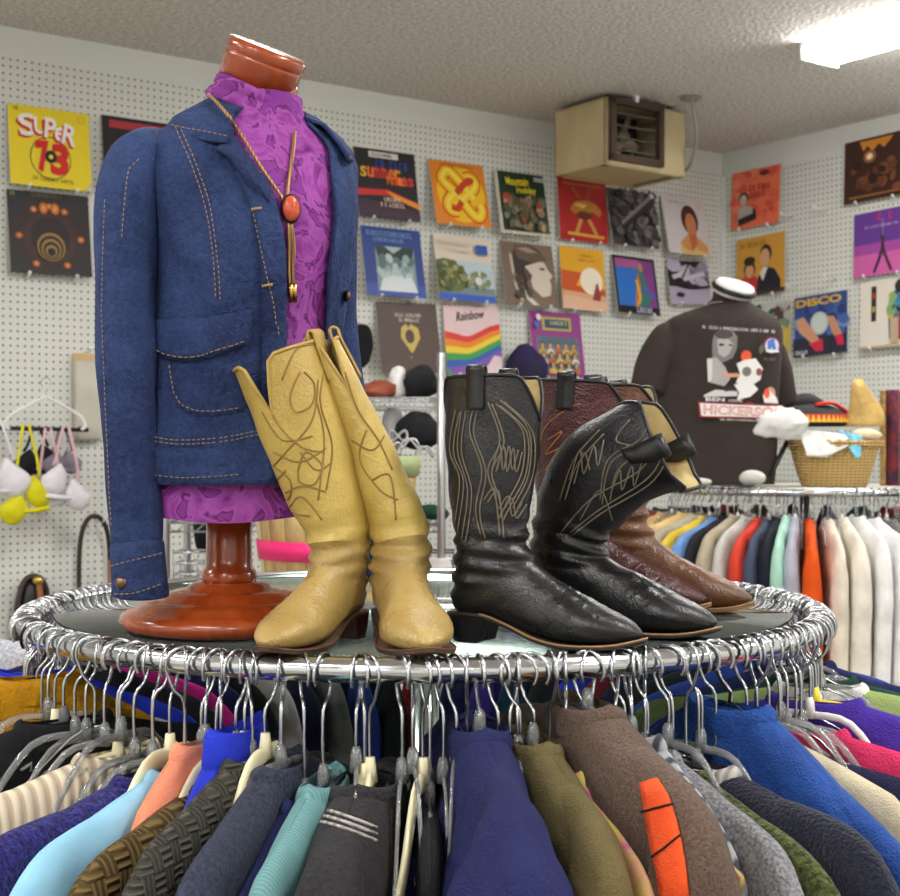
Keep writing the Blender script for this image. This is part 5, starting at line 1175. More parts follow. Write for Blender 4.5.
# ================================================================ second round rack at the back right
R2X, R2Y, R2Z = 1.30, 5.13, 1.352
m_board = mat('pale board', (206, 204, 196), .4)
round_rack('second round chrome clothes rack below the brown T-shirt', R2X, R2Y, R2Z, RR, RT, 'pale round display top under the wicker basket', m_board, .505)
TOP2 = R2Z + .0105
RING2 = (R2X, R2Y, R2Z, RR, RT)
C2 = [(-76, 'cream yellow', (226, 192, 130)), (-62, 'pale yellow', (232, 200, 138)), (-56, 'beige grey', (186, 178, 160)), (-51.5, 'bright yellow', (226, 196, 70)), (-47, 'sky blue', (110, 150, 206)), (-43, 'black', (34, 34, 40)), (-39, 'taupe', (176, 164, 142)), (-35, 'light grey', (190, 188, 182)), (-30.5, 'red', (206, 64, 46)), (-27, 'slate blue', (70, 78, 100)), (-23.5, 'black blue', (28, 32, 42)), (-20.5, 'mint green', (170, 214, 196)), (-17.5, 'pale lilac grey', (170, 172, 186)), (-12.5, 'vivid orange', (220, 84, 22)), (-6, 'off-white', (232, 222, 206)), (-1, 'ivory', (236, 230, 216)), (4.5, 'white', (244, 244, 242)), (10, 'bright white', (248, 248, 248)), (16, 'mid grey', (126, 124, 122)), (20.5, 'plum', (84, 50, 76)), (25, 'dark green', (22, 60, 52)), (33, 'teal', (40, 92, 92)), (47, 'maroon', (110, 40, 44)), (54, 'navy', (36, 44, 84)), (62, 'cream', (226, 216, 196)), (70, 'charcoal', (60, 60, 64))]
for i, (phi, nm, c) in enumerate(C2):
    m = fab('rack two ' + nm, c, 'cloth', 1, .5)
    garment(RING2, phi, 'shirt', nm + ' shirt hanging on the back round rack', 'shirt', m, 'shirts hanging on the back rack', hw=.205, drop=.085 + .006 * sin(i * 5), sl=.055, b0=.016, b1=.030 + .006 * cos(i * 3), seed=60 + i, nS=14, length=.72)
    hanger(RING2, phi, 'clear' if i % 3 else 'white', 'hanger carrying the ' + nm + ' shirt on the back round rack', 'hangers on the back rack', seed=i % 6, hw=.17, sl=.05, drop=.083)
for i in range(14):
    phi = 84 + i * 14.5; c = [(70, 76, 110), (40, 40, 46), (120, 110, 100), (150, 60, 60), (60, 90, 80)][i % 5]; nm = ['dull blue', 'dark grey', 'brown grey', 'brick red', 'dull green'][i % 5]
    garment(RING2, phi, 'shirt', nm + ' shirt on the far side of the back rack', 'shirt', fab('rack two far %d' % (i % 5), c), 'shirts on the far side of the back rack', hw=.2, drop=.085, sl=.05, b0=.016, b1=.045, seed=90 + i % 3, nS=12)
for i in range(52): hanger(RING2, -80 + i * 3.1 + rr.uniform(-.8, .8), rr.choice(('clear', 'wire', 'clear')), 'silver-hooked hanger crowded on the back round rack', 'hangers crowded on the back rack', seed=rr.randrange(6), hw=.12, sl=.07, twist=rr.uniform(-.2, .2))

# ---- T-shirt form standing on it
TX, TY = P(712, 450, 4.98).x, 4.98
m_tee = mat('brown tee', (50, 40, 36), .9, 0, 'cloth', .5, .5)
m_formw = mat('white form', (238, 236, 232), .35); m_band = mat('dark band', (44, 26, 26), .5)
PS2 = radians(4); F2 = Vector((sin(PS2), -cos(PS2), 0)); L2 = Vector((cos(PS2), sin(PS2), 0)); LEAN2 = .035
fm = thing('torso_form', 'white torso form with dark neck band wearing the brown T-shirt', 'dress form', (TX, TY, TOP2))
def ell2(a, b, z, n=44, dx=0, fwd=0, ex=2.4):
    out = []
    for j in range(n):
        t = 2*pi*j/n; c, s = cos(t), sin(t); k = (abs(c) ** ex + abs(s) ** ex) ** (-1 / ex)
        out.append(Vector((TX + dx, TY, z)) + F2 * (b * c * k + fwd) + L2 * (a * s * k))
    return out
ZT = CAMZ + (448 - 300) / FP * TY        # shoulder line
mb = MB(); mb.loft([ell2(.15, .09, z, dx=0) for z in (TOP2 + .0006, TOP2 + .1, TOP2 + .3)] + [ell2(.15, .085, ZT - .11, dx=.02), ell2(.12, .07, ZT - .05, dx=.04), ell2(.06, .05, ZT - .01, dx=.055)], True, True); mb.build('torso', m_formw, fm)
nc2 = Vector((TX + .068, TY, ZT + .008)); A2 = (Vector((.22, 0, 0)) + F2 * .42 + Vector((0, 0, 1))).normalized(); q = A2.orthogonal().normalized(); M2 = Matrix((q, A2.cross(q), A2)).transposed()
mb = MB(); mb.lathe([(.06, -.07), (.066, .004), (.068, .012)], 36, nc2, 0, M2, False); mb.build('neck_band', m_band, fm)
mb = MB(); mb.lathe([(.001, .0), (.068, .0), (.071, .012), (.071, .034), (.066, .042), (.001, .043)], 36, nc2 + A2 * .012, 0, M2); mb.build('neck_cap', m_formw, fm)
mb = MB(); mb.tube([nc2 + A2 * .034 + M2 @ Vector((.0725 * cos(a), .0725 * sin(a), -.001)) for a in [pi*.5 + 1.5*pi*i/24 for i in range(25)]], .010, 6); mb.build('neck_strap', BLACK, fm)
ts = thing('t_shirt', 'dark brown T-shirt with a football print on the white torso form', 't-shirt', (TX, TY, TOP2 + .1), 0)
TS = [(-.655, .222, .115, .0, .0), (-.56, .224, .12, .002, 0), (-.45, .222, .122, .008, 0), (-.33, .222, .122, .014, 0), (-.22, .224, .12, .022, 0), (-.13, .222, .115, .03, 0), (-.08, .205, .105, .036, 0), (-.052, .165, .092, .044, 0), (-.034, .12, .08, .052, .004), (-.022, .085, .072, .06, .01), (-.014, .072, .066, .064, .012)]
rings = []
for k in range(44):
    zz = lerp(-.655, -.014, k / 43); a, b, dx, fw = table(TS, zz); ring = ell2(a, b, ZT + zz, 56, dx, fw)
    for j, p in enumerate(ring):
        d = Vector((p.x - TX, p.y - TY, 0)).normalized(); ring[j] = p + d * (.010 * noise.noise(Vector((p.x * 9, p.y * 5, p.z * 5))) * sstep(-.3, -.5, zz) + .003 * noise.noise(Vector((p.x * 22, 3, p.z * 16))))
    rings.append(ring)
mb = MB(); mb.loft(rings); o = mb.build('body', m_tee, ts); k = o.modifiers.new('t', 'SOLIDIFY'); k.thickness = .003; k.offset = -1
bvTee = mb.bvh()
def limb(pts, radii, name, m, par, sy=.75, seed=0, n=24):
    pp = smooth(pts, 6); N = len(pp); rg = []
    for i in range(N):
        t = (pp[min(N-1, i+1)] - pp[max(0, i-1)]).normalized(); up = (F2 - t * F2.dot(t)).normalized(); w = t.cross(up); r_ = table([(q / (len(radii) - 1), v) for q, v in enumerate(radii)], i / (N - 1))[0]
        rg.append([pp[i] + (up * cos(2*pi*j/n) * sy + w * sin(2*pi*j/n)) * r_ * (1 + .08 * noise.noise(Vector((seed + cos(2*pi*j/n), sin(2*pi*j/n), i * .2)))) for j in range(n)])
    m_ = MB(); m_.loft(rg, True, False); o = m_.build(name, m, par); k = o.modifiers.new('t', 'SOLIDIFY'); k.thickness = .003; k.offset = -1; return o
limb([P(680, 334, 4.95), P(668, 344, 4.94), P(656, 366, 4.93), P(648, 390, 4.92)], [.05, .075, .072, .066], 'sleeve', m_tee, ts)
limb([P(752, 334, 5.0), P(768, 350, 5.02), P(776, 375, 5.03), P(781, 405, 5.04)], [.04, .06, .062, .06], 'sleeve', m_tee, ts, .8, 4)
mb = MB(); rg = []
for r_, h in ((.078, -.006), (.083, .004), (.078, .012), (.072, .004)): rg.append([nc2 + Vector((-.004, 0, -.046)) + M2 @ Vector((r_ * cos(2*pi*j/36), r_ * sin(2*pi*j/36), h)) for j in range(36)])
mb.loft(rg); mb.build('neck_ribbing', m_tee, ts)
# the print, in the photograph's proportions (unit square laid on the chest)
def tee(x, y, o):
    px, py = 697 + 92 * x, 422 - 96 * y
    c = cast(bvTee, px + (y - .5) * 4, py + x * 3.0 - 2, .0012 + o)
    k = 0
    while c is None and k < 40: k += 1; px -= 1.0; c = cast(bvTee, px, py, .0012 + o)
    return c if c else P(px, py, TY - .12)
ar = Art(tee, .0005); ar.cut = .09
g1, g2, g3, wt, orr, sk = (168, 166, 164), (120, 116, 114), (206, 204, 200), (232, 230, 228), (226, 84, 44), (206, 150, 118)
ar.scrib(.04, .955, .84, .985, (196, 192, 188), 3, -.03)
ar.poly([(.16, .88), (.22, .95), (.36, .95), (.42, .88), (.42, .76), (.38, .66), (.30, .62), (.22, .58), (.16, .66), (.15, .78)], g2); ar.poly([(.2, .84), (.3, .88), (.38, .8), (.34, .7), (.28, .66), (.22, .7)], g1); ar.ell(.27, .9, .1, .05, (66, 58, 54)); ar.ell(.25, .79, .03, .015, (50, 44, 42)); ar.ell(.35, .79, .02, .012, (50, 44, 42))
ar.poly([(.1, .64), (.2, .66), (.3, .56), (.36, .44), (.3, .36), (.12, .4)], g1); ar.poly([(.1, .64), (.16, .64), (.16, .42), (.12, .4)], g3)
ar.ell(.52, .68, .055, .06, orr); ar.poly([(.42, .6), (.5, .64), (.62, .66), (.7, .56), (.68, .44), (.56, .36), (.42, .4), (.46, .5)], wt); ar.poly([(.27, .49), (.44, .5), (.46, .46), (.3, .45)], sk); ar.poly([(.4, .38), (.58, .42), (.66, .34), (.58, .26), (.44, .22), (.46, .3)], wt); ar.ell(.53, .52, .05, .05, g2); ar.ell(.66, .52, .03, .04, (150, 70, 66))
ar.poly([(.08, .26), (.2, .32), (.44, .31), (.44, .26), (.08, .24)], g3); ar.poly([(.3, .34), (.42, .36), (.42, .32), (.3, .3)], (40, 34, 34))
ar.ell(.78, .8, .085, .085, (150, 40, 50)); ar.ell(.78, .795, .07, .075, (196, 214, 240)); ar.poly([(.73, .84), (.8, .88), (.82, .76), (.74, .74)], (80, 110, 190)); ar.rect(.72, .73, .85, .755, wt); ar.poly([(.64, .76), (.68, .82), (.7, .74), (.66, .7)], (84, 92, 76)); ar.scrib(.7, .64, .82, .67, (96, 86, 80), 6)
ar.ell(.78, .3, .05, .07, sk); ar.poly([(.7, .28), (.76, .34), (.84, .26), (.86, .2), (.72, .2)], wt); ar.ell(.74, .3, .03, .05, orr)
ar.rect(.08, .195, .34, .24, K); ar.text('BEN', .1, .2, .3, .236, wt, 0, .02); ar.scrib(.34, .2, .5, .225, g3, 8)
ar.poly([(.02, .19), (.5, .185), (.56, .205), (.62, .185), (.98, .18), (.97, .04), (.04, .03)], (150, 36, 34)); ar.poly([(.04, .175), (.96, .168), (.955, .052), (.06, .045)], (236, 232, 228)); ar.text('HICKERSON', .08, .062, .93, .155, (176, 44, 40), -.6, .03); ar.text('HICKERSON', .085, .07, .925, .147, (236, 200, 196), -.6, .0)
ar.scrib(.26, .005, .72, .025, g3, 12, -.01)
ar.mb.build('chest_print', ar.mats, ts)

# ---- basket of hats and cloths
m_wick = mat('wicker', (222, 188, 120), .7, 0, 'wicker', 1.6, .8, (176, 138, 78))
BKX, BKY = P(834, 450, 5.0).x, 5.0; bz = TOP2 + .0006
bk = thing('wicker_basket', 'oval wicker basket holding hats and cloths on the back rack', 'basket', (BKX, BKY, bz))
H = (480 - 440) / FP * 5.0 + .01
mb = MB(); pr = [(.001, 0), (.112, 0), (.118, .01), (.135, H * .4), (.152, H * .8), (.165, H)]
mb.lathe(pr + [(.155, H), (.13, H * .4), (.11, .014), (.001, .012)], 48, (BKX, BKY, bz), 0, None, True, 1.0, .75); mb.build('body', m_wick, bk)
mb = MB(); n = 60
for ph in (0, pi): mb.tube([Vector((BKX + .168 * cos(2*pi*i/n), BKY + .126 * sin(2*pi*i/n), bz + H + .007 * sin(14*2*pi*i/n + ph))) for i in range(n)], .008, 7, True)
mb.build('rim', m_wick, bk)
def lump(name, label, cat, m, c, r, amp=.35, f=9, seed=0, n=28, mm=16, group='things in and around the wicker basket', flatb=None, fn=None):
    mb = MB(); mb.ball(c, r, 0, n, mm); c = Vector(c); sdv = Vector((seed * 5.3, seed * 2.1, 1))
    def fm_(p):
        d = p - c; k = 1 + amp * noise.noise(sdv + p * f) + amp * .5 * noise.noise(sdv + p * f * 2.3); q = c + d * k
        if flatb is not None: q.z = max(q.z, flatb)
        return fn(q) if fn else q
    mb.map(fm_); return tag(mb.build(name, m), label, cat, group)
m_wcl = fab('white cloth', (240, 240, 238), bump=.9)
zr = bz + H
BKD = 4.92
lump('white_cloth', 'crumpled white cloth heaped on the left edge of the wicker basket', 'cloth', m_wcl, P(782, 423, 4.91), (.10, .06, .055), .6, 16, 3)
# cloth hanging over the front of the basket
def drape(name, label, m, pts_top, pts_bot, group='things in and around the wicker basket', th=.004, fold=.01, nu=24, nv=10, seed=0):
    rows = []
    for i in range(nv + 1):
        t = i / nv; row = []
        for j in range(nu + 1):
            a = j / nu; k = a * (len(pts_top) - 1); i0 = min(len(pts_top) - 2, int(k)); T = Vector(pts_top[i0]).lerp(Vector(pts_top[i0+1]), k - i0); k = a * (len(pts_bot) - 1); i0 = min(len(pts_bot) - 2, int(k)); B = Vector(pts_bot[i0]).lerp(Vector(pts_bot[i0+1]), k - i0)
            p = T.lerp(B, t); p.y -= fold * (1 + noise.noise(Vector((a * 7 + seed, t * 2, seed)))) ; p.z += .025 * sin(pi * t) * (1 - t) * 0
            row.append(p)
        rows.append(row)
    mb = MB(); mb.loft(rows, False, False, 0, False); o = mb.build(name, m); k = o.modifiers.new('t', 'SOLIDIFY'); k.thickness = th; return tag(o, label, 'cloth', group)
drape('white_towel', 'flat white towel hanging over the front rim of the basket', m_wcl, [P(798, 430, 4.93), P(826, 432, 4.90), P(846, 436, 4.90)], [P(806, 456, 4.865), P(826, 457, 4.86), P(848, 446, 4.875)], fold=.006)
drape('blue_cloth', 'small light blue cloth hanging over the basket rim', fab('aqua', (120, 196, 226)), [P(838, 430, 4.92), P(850, 434, 4.89), P(861, 436, 4.90)], [P(850, 450, 4.865), P(856, 459, 4.86), P(860, 456, 4.87)], fold=.004, seed=3)
hb = P(812, 418, 5.0)
hat = thing('woven_band_hat', 'black cap with red top and yellow-red woven band in the basket', 'cap', hb, 0, 'things in and around the wicker basket')
mb = MB(); mb.lathe([(.12, -.03), (.13, -.012), (.125, .01), (.10, .03), (.06, .045), (.001, .05)], 32, hb, 0, None, True, 1, .7); mb.build('crown', mat('black felt', (32, 30, 32), .8), hat)
mb = MB(); n = 44
for i in range(n):
    a0, a1 = 2*pi*i/n, 2*pi*(i+1)/n
    q = [hb + Vector((r_ * cos(a), r_ * .7 * sin(a), z)) for a in (a0, a1) for r_, z in ((.1325, -.016), (.1285, .012))]
    mid = (q[0] + q[2]) / 2; mb.add([q[0], q[2], q[3], q[1]], [(0, 1, 2, 3)], 0, False); e = Vector((0, -.0006, .0))
    qq = [q[1], q[3], mid]; mb.add([hb + (p - hb) * 1.008 for p in qq], [(0, 1, 2)], 1, False)
mb.build('woven_band', [flat((238, 196, 50)), flat((206, 60, 40))], hat)
mb = MB(); mb.tube(smooth([hb + Vector(p) for p in ((.0, -.05, .045), (.04, -.05, .052), (.07, -.03, .05), (.1, -.02, .035), (.12, -.01, .02))], 4), .012, 8, False, 0, ((0, 0, 1), .5)); mb.build('red_strap', fab('bright red', (226, 56, 44)), hat)
lump('black_felt_hat', 'black crumpled cap behind the white cloth in the basket', 'cap', mat('black felt', (32, 30, 32), .8), P(800, 404, 5.06), (.09, .05, .035), .4, 12, 7)
th_ = P(862, 418, 4.98)
mb = MB(); rg = []
for t in [i / 14 for i in range(15)]:
    rg.append([th_ + Vector((lerp(.066, .016, t ** 1.3) * cos(a) * (1 + .22 * cos(5 * a + 2) * (1 - .5 * t)) + .012 * sin(t * 5), .045 * lerp(1, .25, t) * sin(a), lerp(-.03, .14, t) - .012 * (1 - cos(2*a)) * t)) for a in [2*pi*j/36 for j in range(36)]])
mb.loft(rg, True, True); tag(mb.build('tan_bag', fab('tan canvas', (206, 172, 104), bump=.9)), 'tan pointed cloth bag standing up in the basket', 'bag', 'things in and around the wicker basket')
lump('cream_cloth', 'cream cloth tucked at the right rim of the basket', 'cloth', fab('cream cloth', (226, 206, 170)), P(868, 434, 4.92), (.05, .03, .018), .4, 16, 9)
mb = MB(); mb.tube([P(770, 476, 4.92), P(778, 460, 4.93), P(786, 444, 4.96)], .018, 8, False, 0, ((1, 0, 0), .5)); tag(mb.build('black_strap', BLACK), 'black strap slanting down from the basket to the rack', 'strap')
lump('pale_hat', 'small pale cap lying on the back rack below the T-shirt', 'cap', fab('pale cap', (206, 206, 200)), P(752, 478, 4.72), (.045, .035, .026), .15, 10, 4, flatb=TOP2 + .001)
lump('pale_cloth', 'pale rumpled cloth on the back rack left of the pale cap', 'cloth', fab('pale cap', (206, 206, 200)), P(700, 482, 4.72), (.04, .035, .014), .15, 10, 8, flatb=TOP2 + .001)
# bolts of cloth at the right edge
for x0, x1, c, nm, lb in ((880, 886, (190, 156, 96), 'tan', 'tan cloth bolt standing on end at the right'), (886, 899, (66, 40, 66), 'plaid', 'dark plaid cloth bolt standing on end by the right edge'), (900, 914, (120, 30, 44), 'red', 'dark red cloth bolt standing on end past the plaid one')):
    a, b_ = P(x0, 478, 5.1), P(x1, 390, 5.1); r_ = (b_.x - a.x) / 2; mb = MB()
    mb.lathe([(.001, 0), (r_, .0), (r_, b_.z - TOP2 - .004), (r_ * .9, b_.z - TOP2), (.001, b_.z - TOP2 - .004)], 18, ((a.x + b_.x) / 2, 5.1, TOP2 + .0006)); o = mb.build('cloth_bolt', mat('bolt ' + nm, c, .8, 0, 'mottle', 26, .3, (130, 40, 50) if nm == 'plaid' else tuple(int(v * .75) for v in c))); tag(o, lb, 'cloth bolt', 'cloth bolts on the back rack')

# ================================================================ wire shelving in the middle distance
SD = 4.45
m_wire = mat('shelf chrome', (186, 188, 190), .3, 1.0)
def SX(px, d=SD): return (px - 450) / FP * d
def SZ(py, d=SD): return CAMZ - (py - 448) / FP * d
x0, x1 = SX(166), SX(441); y0, y1 = SD, SD + .36
sh = thing('wire_shelf', 'chrome wire shelving unit behind the yellow boots', 'shelf', ((x0 + x1) / 2, (y0 + y1) / 2, 0))
for x in (x0, x1):
    for y in (y0, y1):
        if x == x0 and y == y1: pass
        ht = SZ(352) if x == x1 else SZ(372); mb = MB(); mb.lathe([(.0001, .002), (.0127, .002), (.0127, ht - .006), (.009, ht), (.0001, ht)], 14, (x, y, 0)); mb.build('post', m_wire, sh)
for zz in (SZ(398), SZ(523), SZ(588), .55, .12):
    mb = MB()
    for y in (y0, y1):
        for dz in (0, -.028): mb.tube([(x0, y, zz + dz), (x1, y, zz + dz)], .0035, 6)
        zig = []; N = 28
        for i in range(N + 1): zig.append((lerp(x0, x1, i / N), y, zz + (-.028 if i % 2 else 0)))
        mb.tube(zig, .0025, 5)
    for x in (x0, x1): mb.tube([(x, y0, zz), (x, y1, zz)], .0035, 6)
    for i in range(1, 30): mb.tube([(lerp(x0, x1, i / 30), y0, zz + .003), (lerp(x0, x1, i / 30), y1, zz + .003)], .002, 5)
    mb.build('wire_deck', m_wire, sh)
# things on / under the shelves
zs1 = SZ(398) + .0055
def onshelf(px, py0, py1, d=SD + .12): return P(px, (py0 + py1) / 2, d)
lump('leather_belts', 'rusty brown coiled leather belts on the top wire shelf', 'belts', mat('rust leather', (132, 62, 40), .45), (SX(374), SD + .1, zs1 + .022), (.075, .05, .03), .4, 18, 12, group='things on the wire shelf', flatb=zs1)
lump('white_bag', 'white crumpled bag beside the black cloth on the top wire shelf', 'bag', fab('white bag', (214, 212, 210)), (SX(396), SD + .14, zs1 + .05), (.03, .05, .062), .4, 14, 13, group='things on the wire shelf', flatb=zs1)
lump('black_clothing', 'black folded clothing on the top wire shelf', 'clothing', F['black'], (SX(420), SD + .12, zs1 + .052), (.06, .06, .06), .35, 12, 14, group='things on the wire shelf', flatb=zs1)
lump('black_bag', 'black bag hanging under the top wire shelf', 'bag', F['black'], (SX(420), SD + .16, SZ(428)), (.07, .05, .06), .35, 10, 15, group='things on the wire shelf')
lump('grey_bag', 'grey white bag under the top wire shelf beside the black one', 'bag', fab('grey bag', (176, 176, 176)), (SX(390), SD + .2, SZ(428)), (.035, .04, .075), .3, 12, 16, group='things on the wire shelf')
for i, (px, py) in enumerate(((398, 436), (410, 444), (424, 452), (392, 448))):
    c = P(px, py, SD + .05); mb = MB(); mb.tube(smooth([c + Vector((.03 * cos(a + i), .0, .018 * sin(a * 2 + i))) for a in [2*pi*k/10 for k in range(10)]], 3, True), .004, 6, True); tag(mb.build('chain_link_belt', m_wire), 'silver chain belt coiled under the top wire shelf', 'belt', 'chain belts on the wire shelf')
lump('green_cloth', 'dark green folded cloth low on the wire shelf by the right post', 'cloth', F['pine'], (SX(428), SD + .14, SZ(523) + .025), (.06, .07, .03), .2, 12, 17, group='things on the wire shelf', flatb=SZ(523) + .0055)
lump('black_bag', 'black bag on the lower wire shelf behind the wooden pole', 'bag', F['black'], (SX(196), SD + .2, SZ(532)), (.05, .06, .085), .25, 8, 18, group='things on the wire shelf', flatb=SZ(588) + .0055)
zl = SZ(588) + .0055
for px, lab in ((196, 'silver wire basket on the lower shelf behind the wooden pole'), (430, 'dark wire basket on the lower shelf by the right post')):
    c = Vector((SX(px), SD + .08, zl)); mb = MB(); m_b = m_wire if px < 300 else BLACK
    for z_ in (.004, .035, .07, .105): mb.tube([c + Vector((sx * .075, sy * .06, z_)) for sx, sy in ((-1, -1), (1, -1), (1, 1), (-1, 1))], .003, 6, True)
    for k in range(5):
        for sy in (-1, 1): mb.tube([c + Vector((-.075 + .0375 * k, sy * .06, .003)), c + Vector((-.075 + .0375 * k, sy * .06, .105))], .0022, 5)
    tag(mb.build('wire_basket', m_b), lab, 'basket', 'wire baskets on the lower shelf')
wb = MB(); wb.box((SX(440), SD + .0, SZ(588) + .05), (.07, .10, .09)); tag(wb.build('white_box', fab('white card', (232, 232, 230))), 'white box on the lower wire shelf behind the yellow boots', 'box', 'things on the wire shelf')
# bushel basket
bx, by, b0_ = SX(334, 4.15), 4.15, SZ(592, 4.15); m_slat = mat('basket wood', (204, 174, 118), .6, 0, 'wood', .5, .2, (176, 142, 88)); m_slat2 = mat('pale slat', (228, 208, 162), .6); m_pk = flat((226, 30, 110)); m_gr = mat('green wood', (166, 180, 130), .6, 0, 'wood', .5, .2, (146, 160, 108))
bt = SZ(457, 4.15)
tbl = thing('display_table', 'low table under the bushel basket, hidden behind the front rack', 'table', (bx, by, 0))
mb = MB(); mb.box((bx, by, b0_ - .013), (.62, .5, .025)); mb.build('tabletop', m_board, tbl)
for sx in (-1, 1):
    for sy in (-1, 1): mb = MB(); mb.box((bx + sx * .28, by + sy * .22, (b0_ - .026) / 2), (.04, .04, b0_ - .028)); mb.build('leg', m_board, tbl)
bb_ = thing('bushel_basket', 'round slatted wooden bushel basket with a bright pink band', 'basket', (bx, by, b0_))
NS = 22; hB = bt - b0_
mb = MB()
for i in range(NS):
    a = 2*pi*i/NS; w = 2*pi/NS * .47; rows = []
    for t in (0, .5, 1):
        r_ = lerp(.205, .252, t); rows.append([Vector((bx + r_ * cos(a + w * s), by + r_ * sin(a + w * s), b0_ + .001 + hB * t)) for s in (-1, 0, 1)] + [Vector((bx + (r_ - .004) * cos(a + w * s), by + (r_ - .004) * sin(a + w * s), b0_ + .001 + hB * t)) for s in (1, 0, -1)])
    mb.loft(rows, True, True, i % 5 == 2 and 1 or 0)
mb.lathe([(.001, .002), (.2, .002), (.2, .012), (.001, .012)], 32, (bx, by, b0_)); mb.build('slats', [m_slat, m_slat2], bb_)
def hoop(t0, t1, name, m, o=.003):
    mb = MB(); f = lambda t: lerp(.205, .252, t) + o
    mb.lathe([(f(t0), b0_ + hB * t0), (f(t0) + .004, b0_ + hB * t0), (f(t1) + .004, b0_ + hB * t1), (f(t1), b0_ + hB * t1)], 48, (bx, by, 0), 0, None, False); mb.build(name, m, bb_)
hoop(.86, 1.01, 'rim_hoop', m_gr); hoop(.26, .40, 'pink_band', m_pk, .002); hoop(0.005, .05, 'bottom_hoop', m_gr)
# dark bag hanging on the pegboard above the black boots, and a black cap by the jacket
for px, py, r_, nm, lab, m, pz in ((527, 372, (.105, .05, .125), 'purple_bag', 'dark navy drawstring bag hanging below the magenta record', mat('navy bag', (26, 24, 46), .8, 0, 'mottle', 4, .4, (44, 30, 84)), 345), (361, 346, (.05, .04, .10), 'knit_hat', 'black knit cap hanging on the wall just right of the denim jacket', F['black'], 325)):
    c = wallhit('b', px, py, .09); top_ = wallhit('b', px + 2, pz, .05)
    lump(nm, lab, 'bag' if 'bag' in nm else 'cap', m, c, r_, .3, 7, 21 + px, group='bags and caps on the pegboard')
    mb = MB(); mb.tube(smooth([c + Vector((-.03, 0, r_[2] * .8)), top_, c + Vector((.03, 0, r_[2] * .8))], 5), .006, 6); tag(mb.build('hanging_strap', m), 'strap loop of the ' + lab.split(' hanging')[0] + ' over its wall peg', 'strap', 'strap loops on the pegboard')
    peg('b', top_ - V * .05 + Vector((0, 0, -.012)), 'peg carrying the ' + lab.split(' hanging')[0], 'pegs carrying bags and caps', .06)

# ================================================================ underwear and handbags on the left wall
m_yb = fab('yellow satin', (226, 216, 30), bump=.3, rough=.5); m_wb = fab('white satin', (236, 232, 238), bump=.3, rough=.5); m_pb = fab('pink lace', (232, 190, 200), bump=.5); m_bb = fab('black lace', (36, 34, 40), bump=.6)
def WL(px, py, off): return wallhit('b', px, py, off)
bar_ = MB(); a, b_ = WL(-6, 428, .16), WL(88, 430, .16); bar_.tube([a, b_], .008, 8); ba = thing('display_bar', 'dark display bar on the pegboard holding the bras', 'bar', (a + b_) / 2); bar_.build('rail', mat('dark bar', (40, 40, 42), .4, .5), ba)
for px in (6, 80): mb = MB(); mb.tube([WL(px, 428, .002), WL(px, 428, .16)], .007, 6); mb.build('bracket', mat('dark bar', (40, 40, 42), .4, .5), ba)
def bra(label, m, px, py_top, py_cup, off, w=.05, tilt=0, sm=None, seed=0):
    c = WL(px, py_cup, off); t = WL(px, py_top, off); th = thing('bra', label, 'bra', t, 0, 'bras hung on the left pegboard')
    for s in (-1, 1):
        cc = c + U * s * w * .95 + Vector((0, 0, s * tilt)); mb = MB(); R = Matrix.Rotation(TH, 3, 'Z')
        mb.ball(cc, (w, .030, w * 1.15), 0, 20, 14, R)
        def fmb(p, cc=cc):
            d = p - cc; n_ = d.dot(V); z_ = d.z
            k = .35 if n_ < 0 else 1.0; q = p - V * n_ * (1 - k); 
            q += U * (-s * max(0, z_) * .45) - U * (d.dot(U)) * .6 * sstep(0, w * 1.2, z_); q += V * .004 * noise.noise(q * 40); return q
        mb.map(fmb); mb.build('cup', m, th)
        mb = MB(); mb.tube(smooth([cc + Vector((0, 0, w * 1.0)), cc.lerp(t, .5) + U * s * .012 + V * .01, t + U * s * .010], 5), .006, 6, False, 0, (V, .35)); mb.build('shoulder_strap', sm or m, th)
    mb = MB(); mb.tube(smooth([c - U * w * 1.7 + Vector((0, 0, -w * .6)), c + Vector((0, 0, -w * .75)) + V * .02, c + U * w * 1.7 + Vector((0, 0, -w * .6))], 6), .005, 6, False, 0, ((0, 0, 1), 1.8)); mb.build('band', m, th)
    return th
bra('bright yellow bra hanging by its straps from the bar', m_yb, 26, 424, 500, .19, .052, .03)
bra('white padded bra with moulded cups hanging beside the yellow one', m_wb, 66, 426, 487, .21, .05, -.03, m_pb)
bra('white bra with pink buckled straps between yellow and padded ones', m_wb, 48, 428, 496, .17, .04, .02, m_pb, 2)
bra('white bra cut off by the left edge of the photograph', m_wb, -2, 420, 478, .2, .062, 0)
bra('black lace bra partly hidden behind the yellow bra', m_bb, 36, 426, 462, .10, .05, .01)
bra('grey lace bra hanging behind the pink straps', fab('grey lace', (150, 140, 156), bump=.6), 62, 428, 462, .12, .04, .0)
# clear hanger on top
hq = WL(46, 402, .18); th = thing('clothes_hanger', 'clear plastic hanger above the bras on the left wall', 'hanger', hq, TH)
mb = MB(); mb.tube(smooth([(.012, 0, .06), (.02, 0, .075), (.0, 0, .09), (-.02, 0, .07), (0, 0, .045), (0, 0, .02)], 4), .002, 6); mb.build('hook', STEEL, th, True)
mb = MB()
for s in (-1, 1): mb.tube(smooth([(0, 0, .02), (s * .06, 0, -.01), (s * .13, 0, -.05), (s * .15, 0, -.085), (s * .135, 0, -.10)], 4), .007, 8)
mb.build('hanger_arms', m_hwhite, th, True)
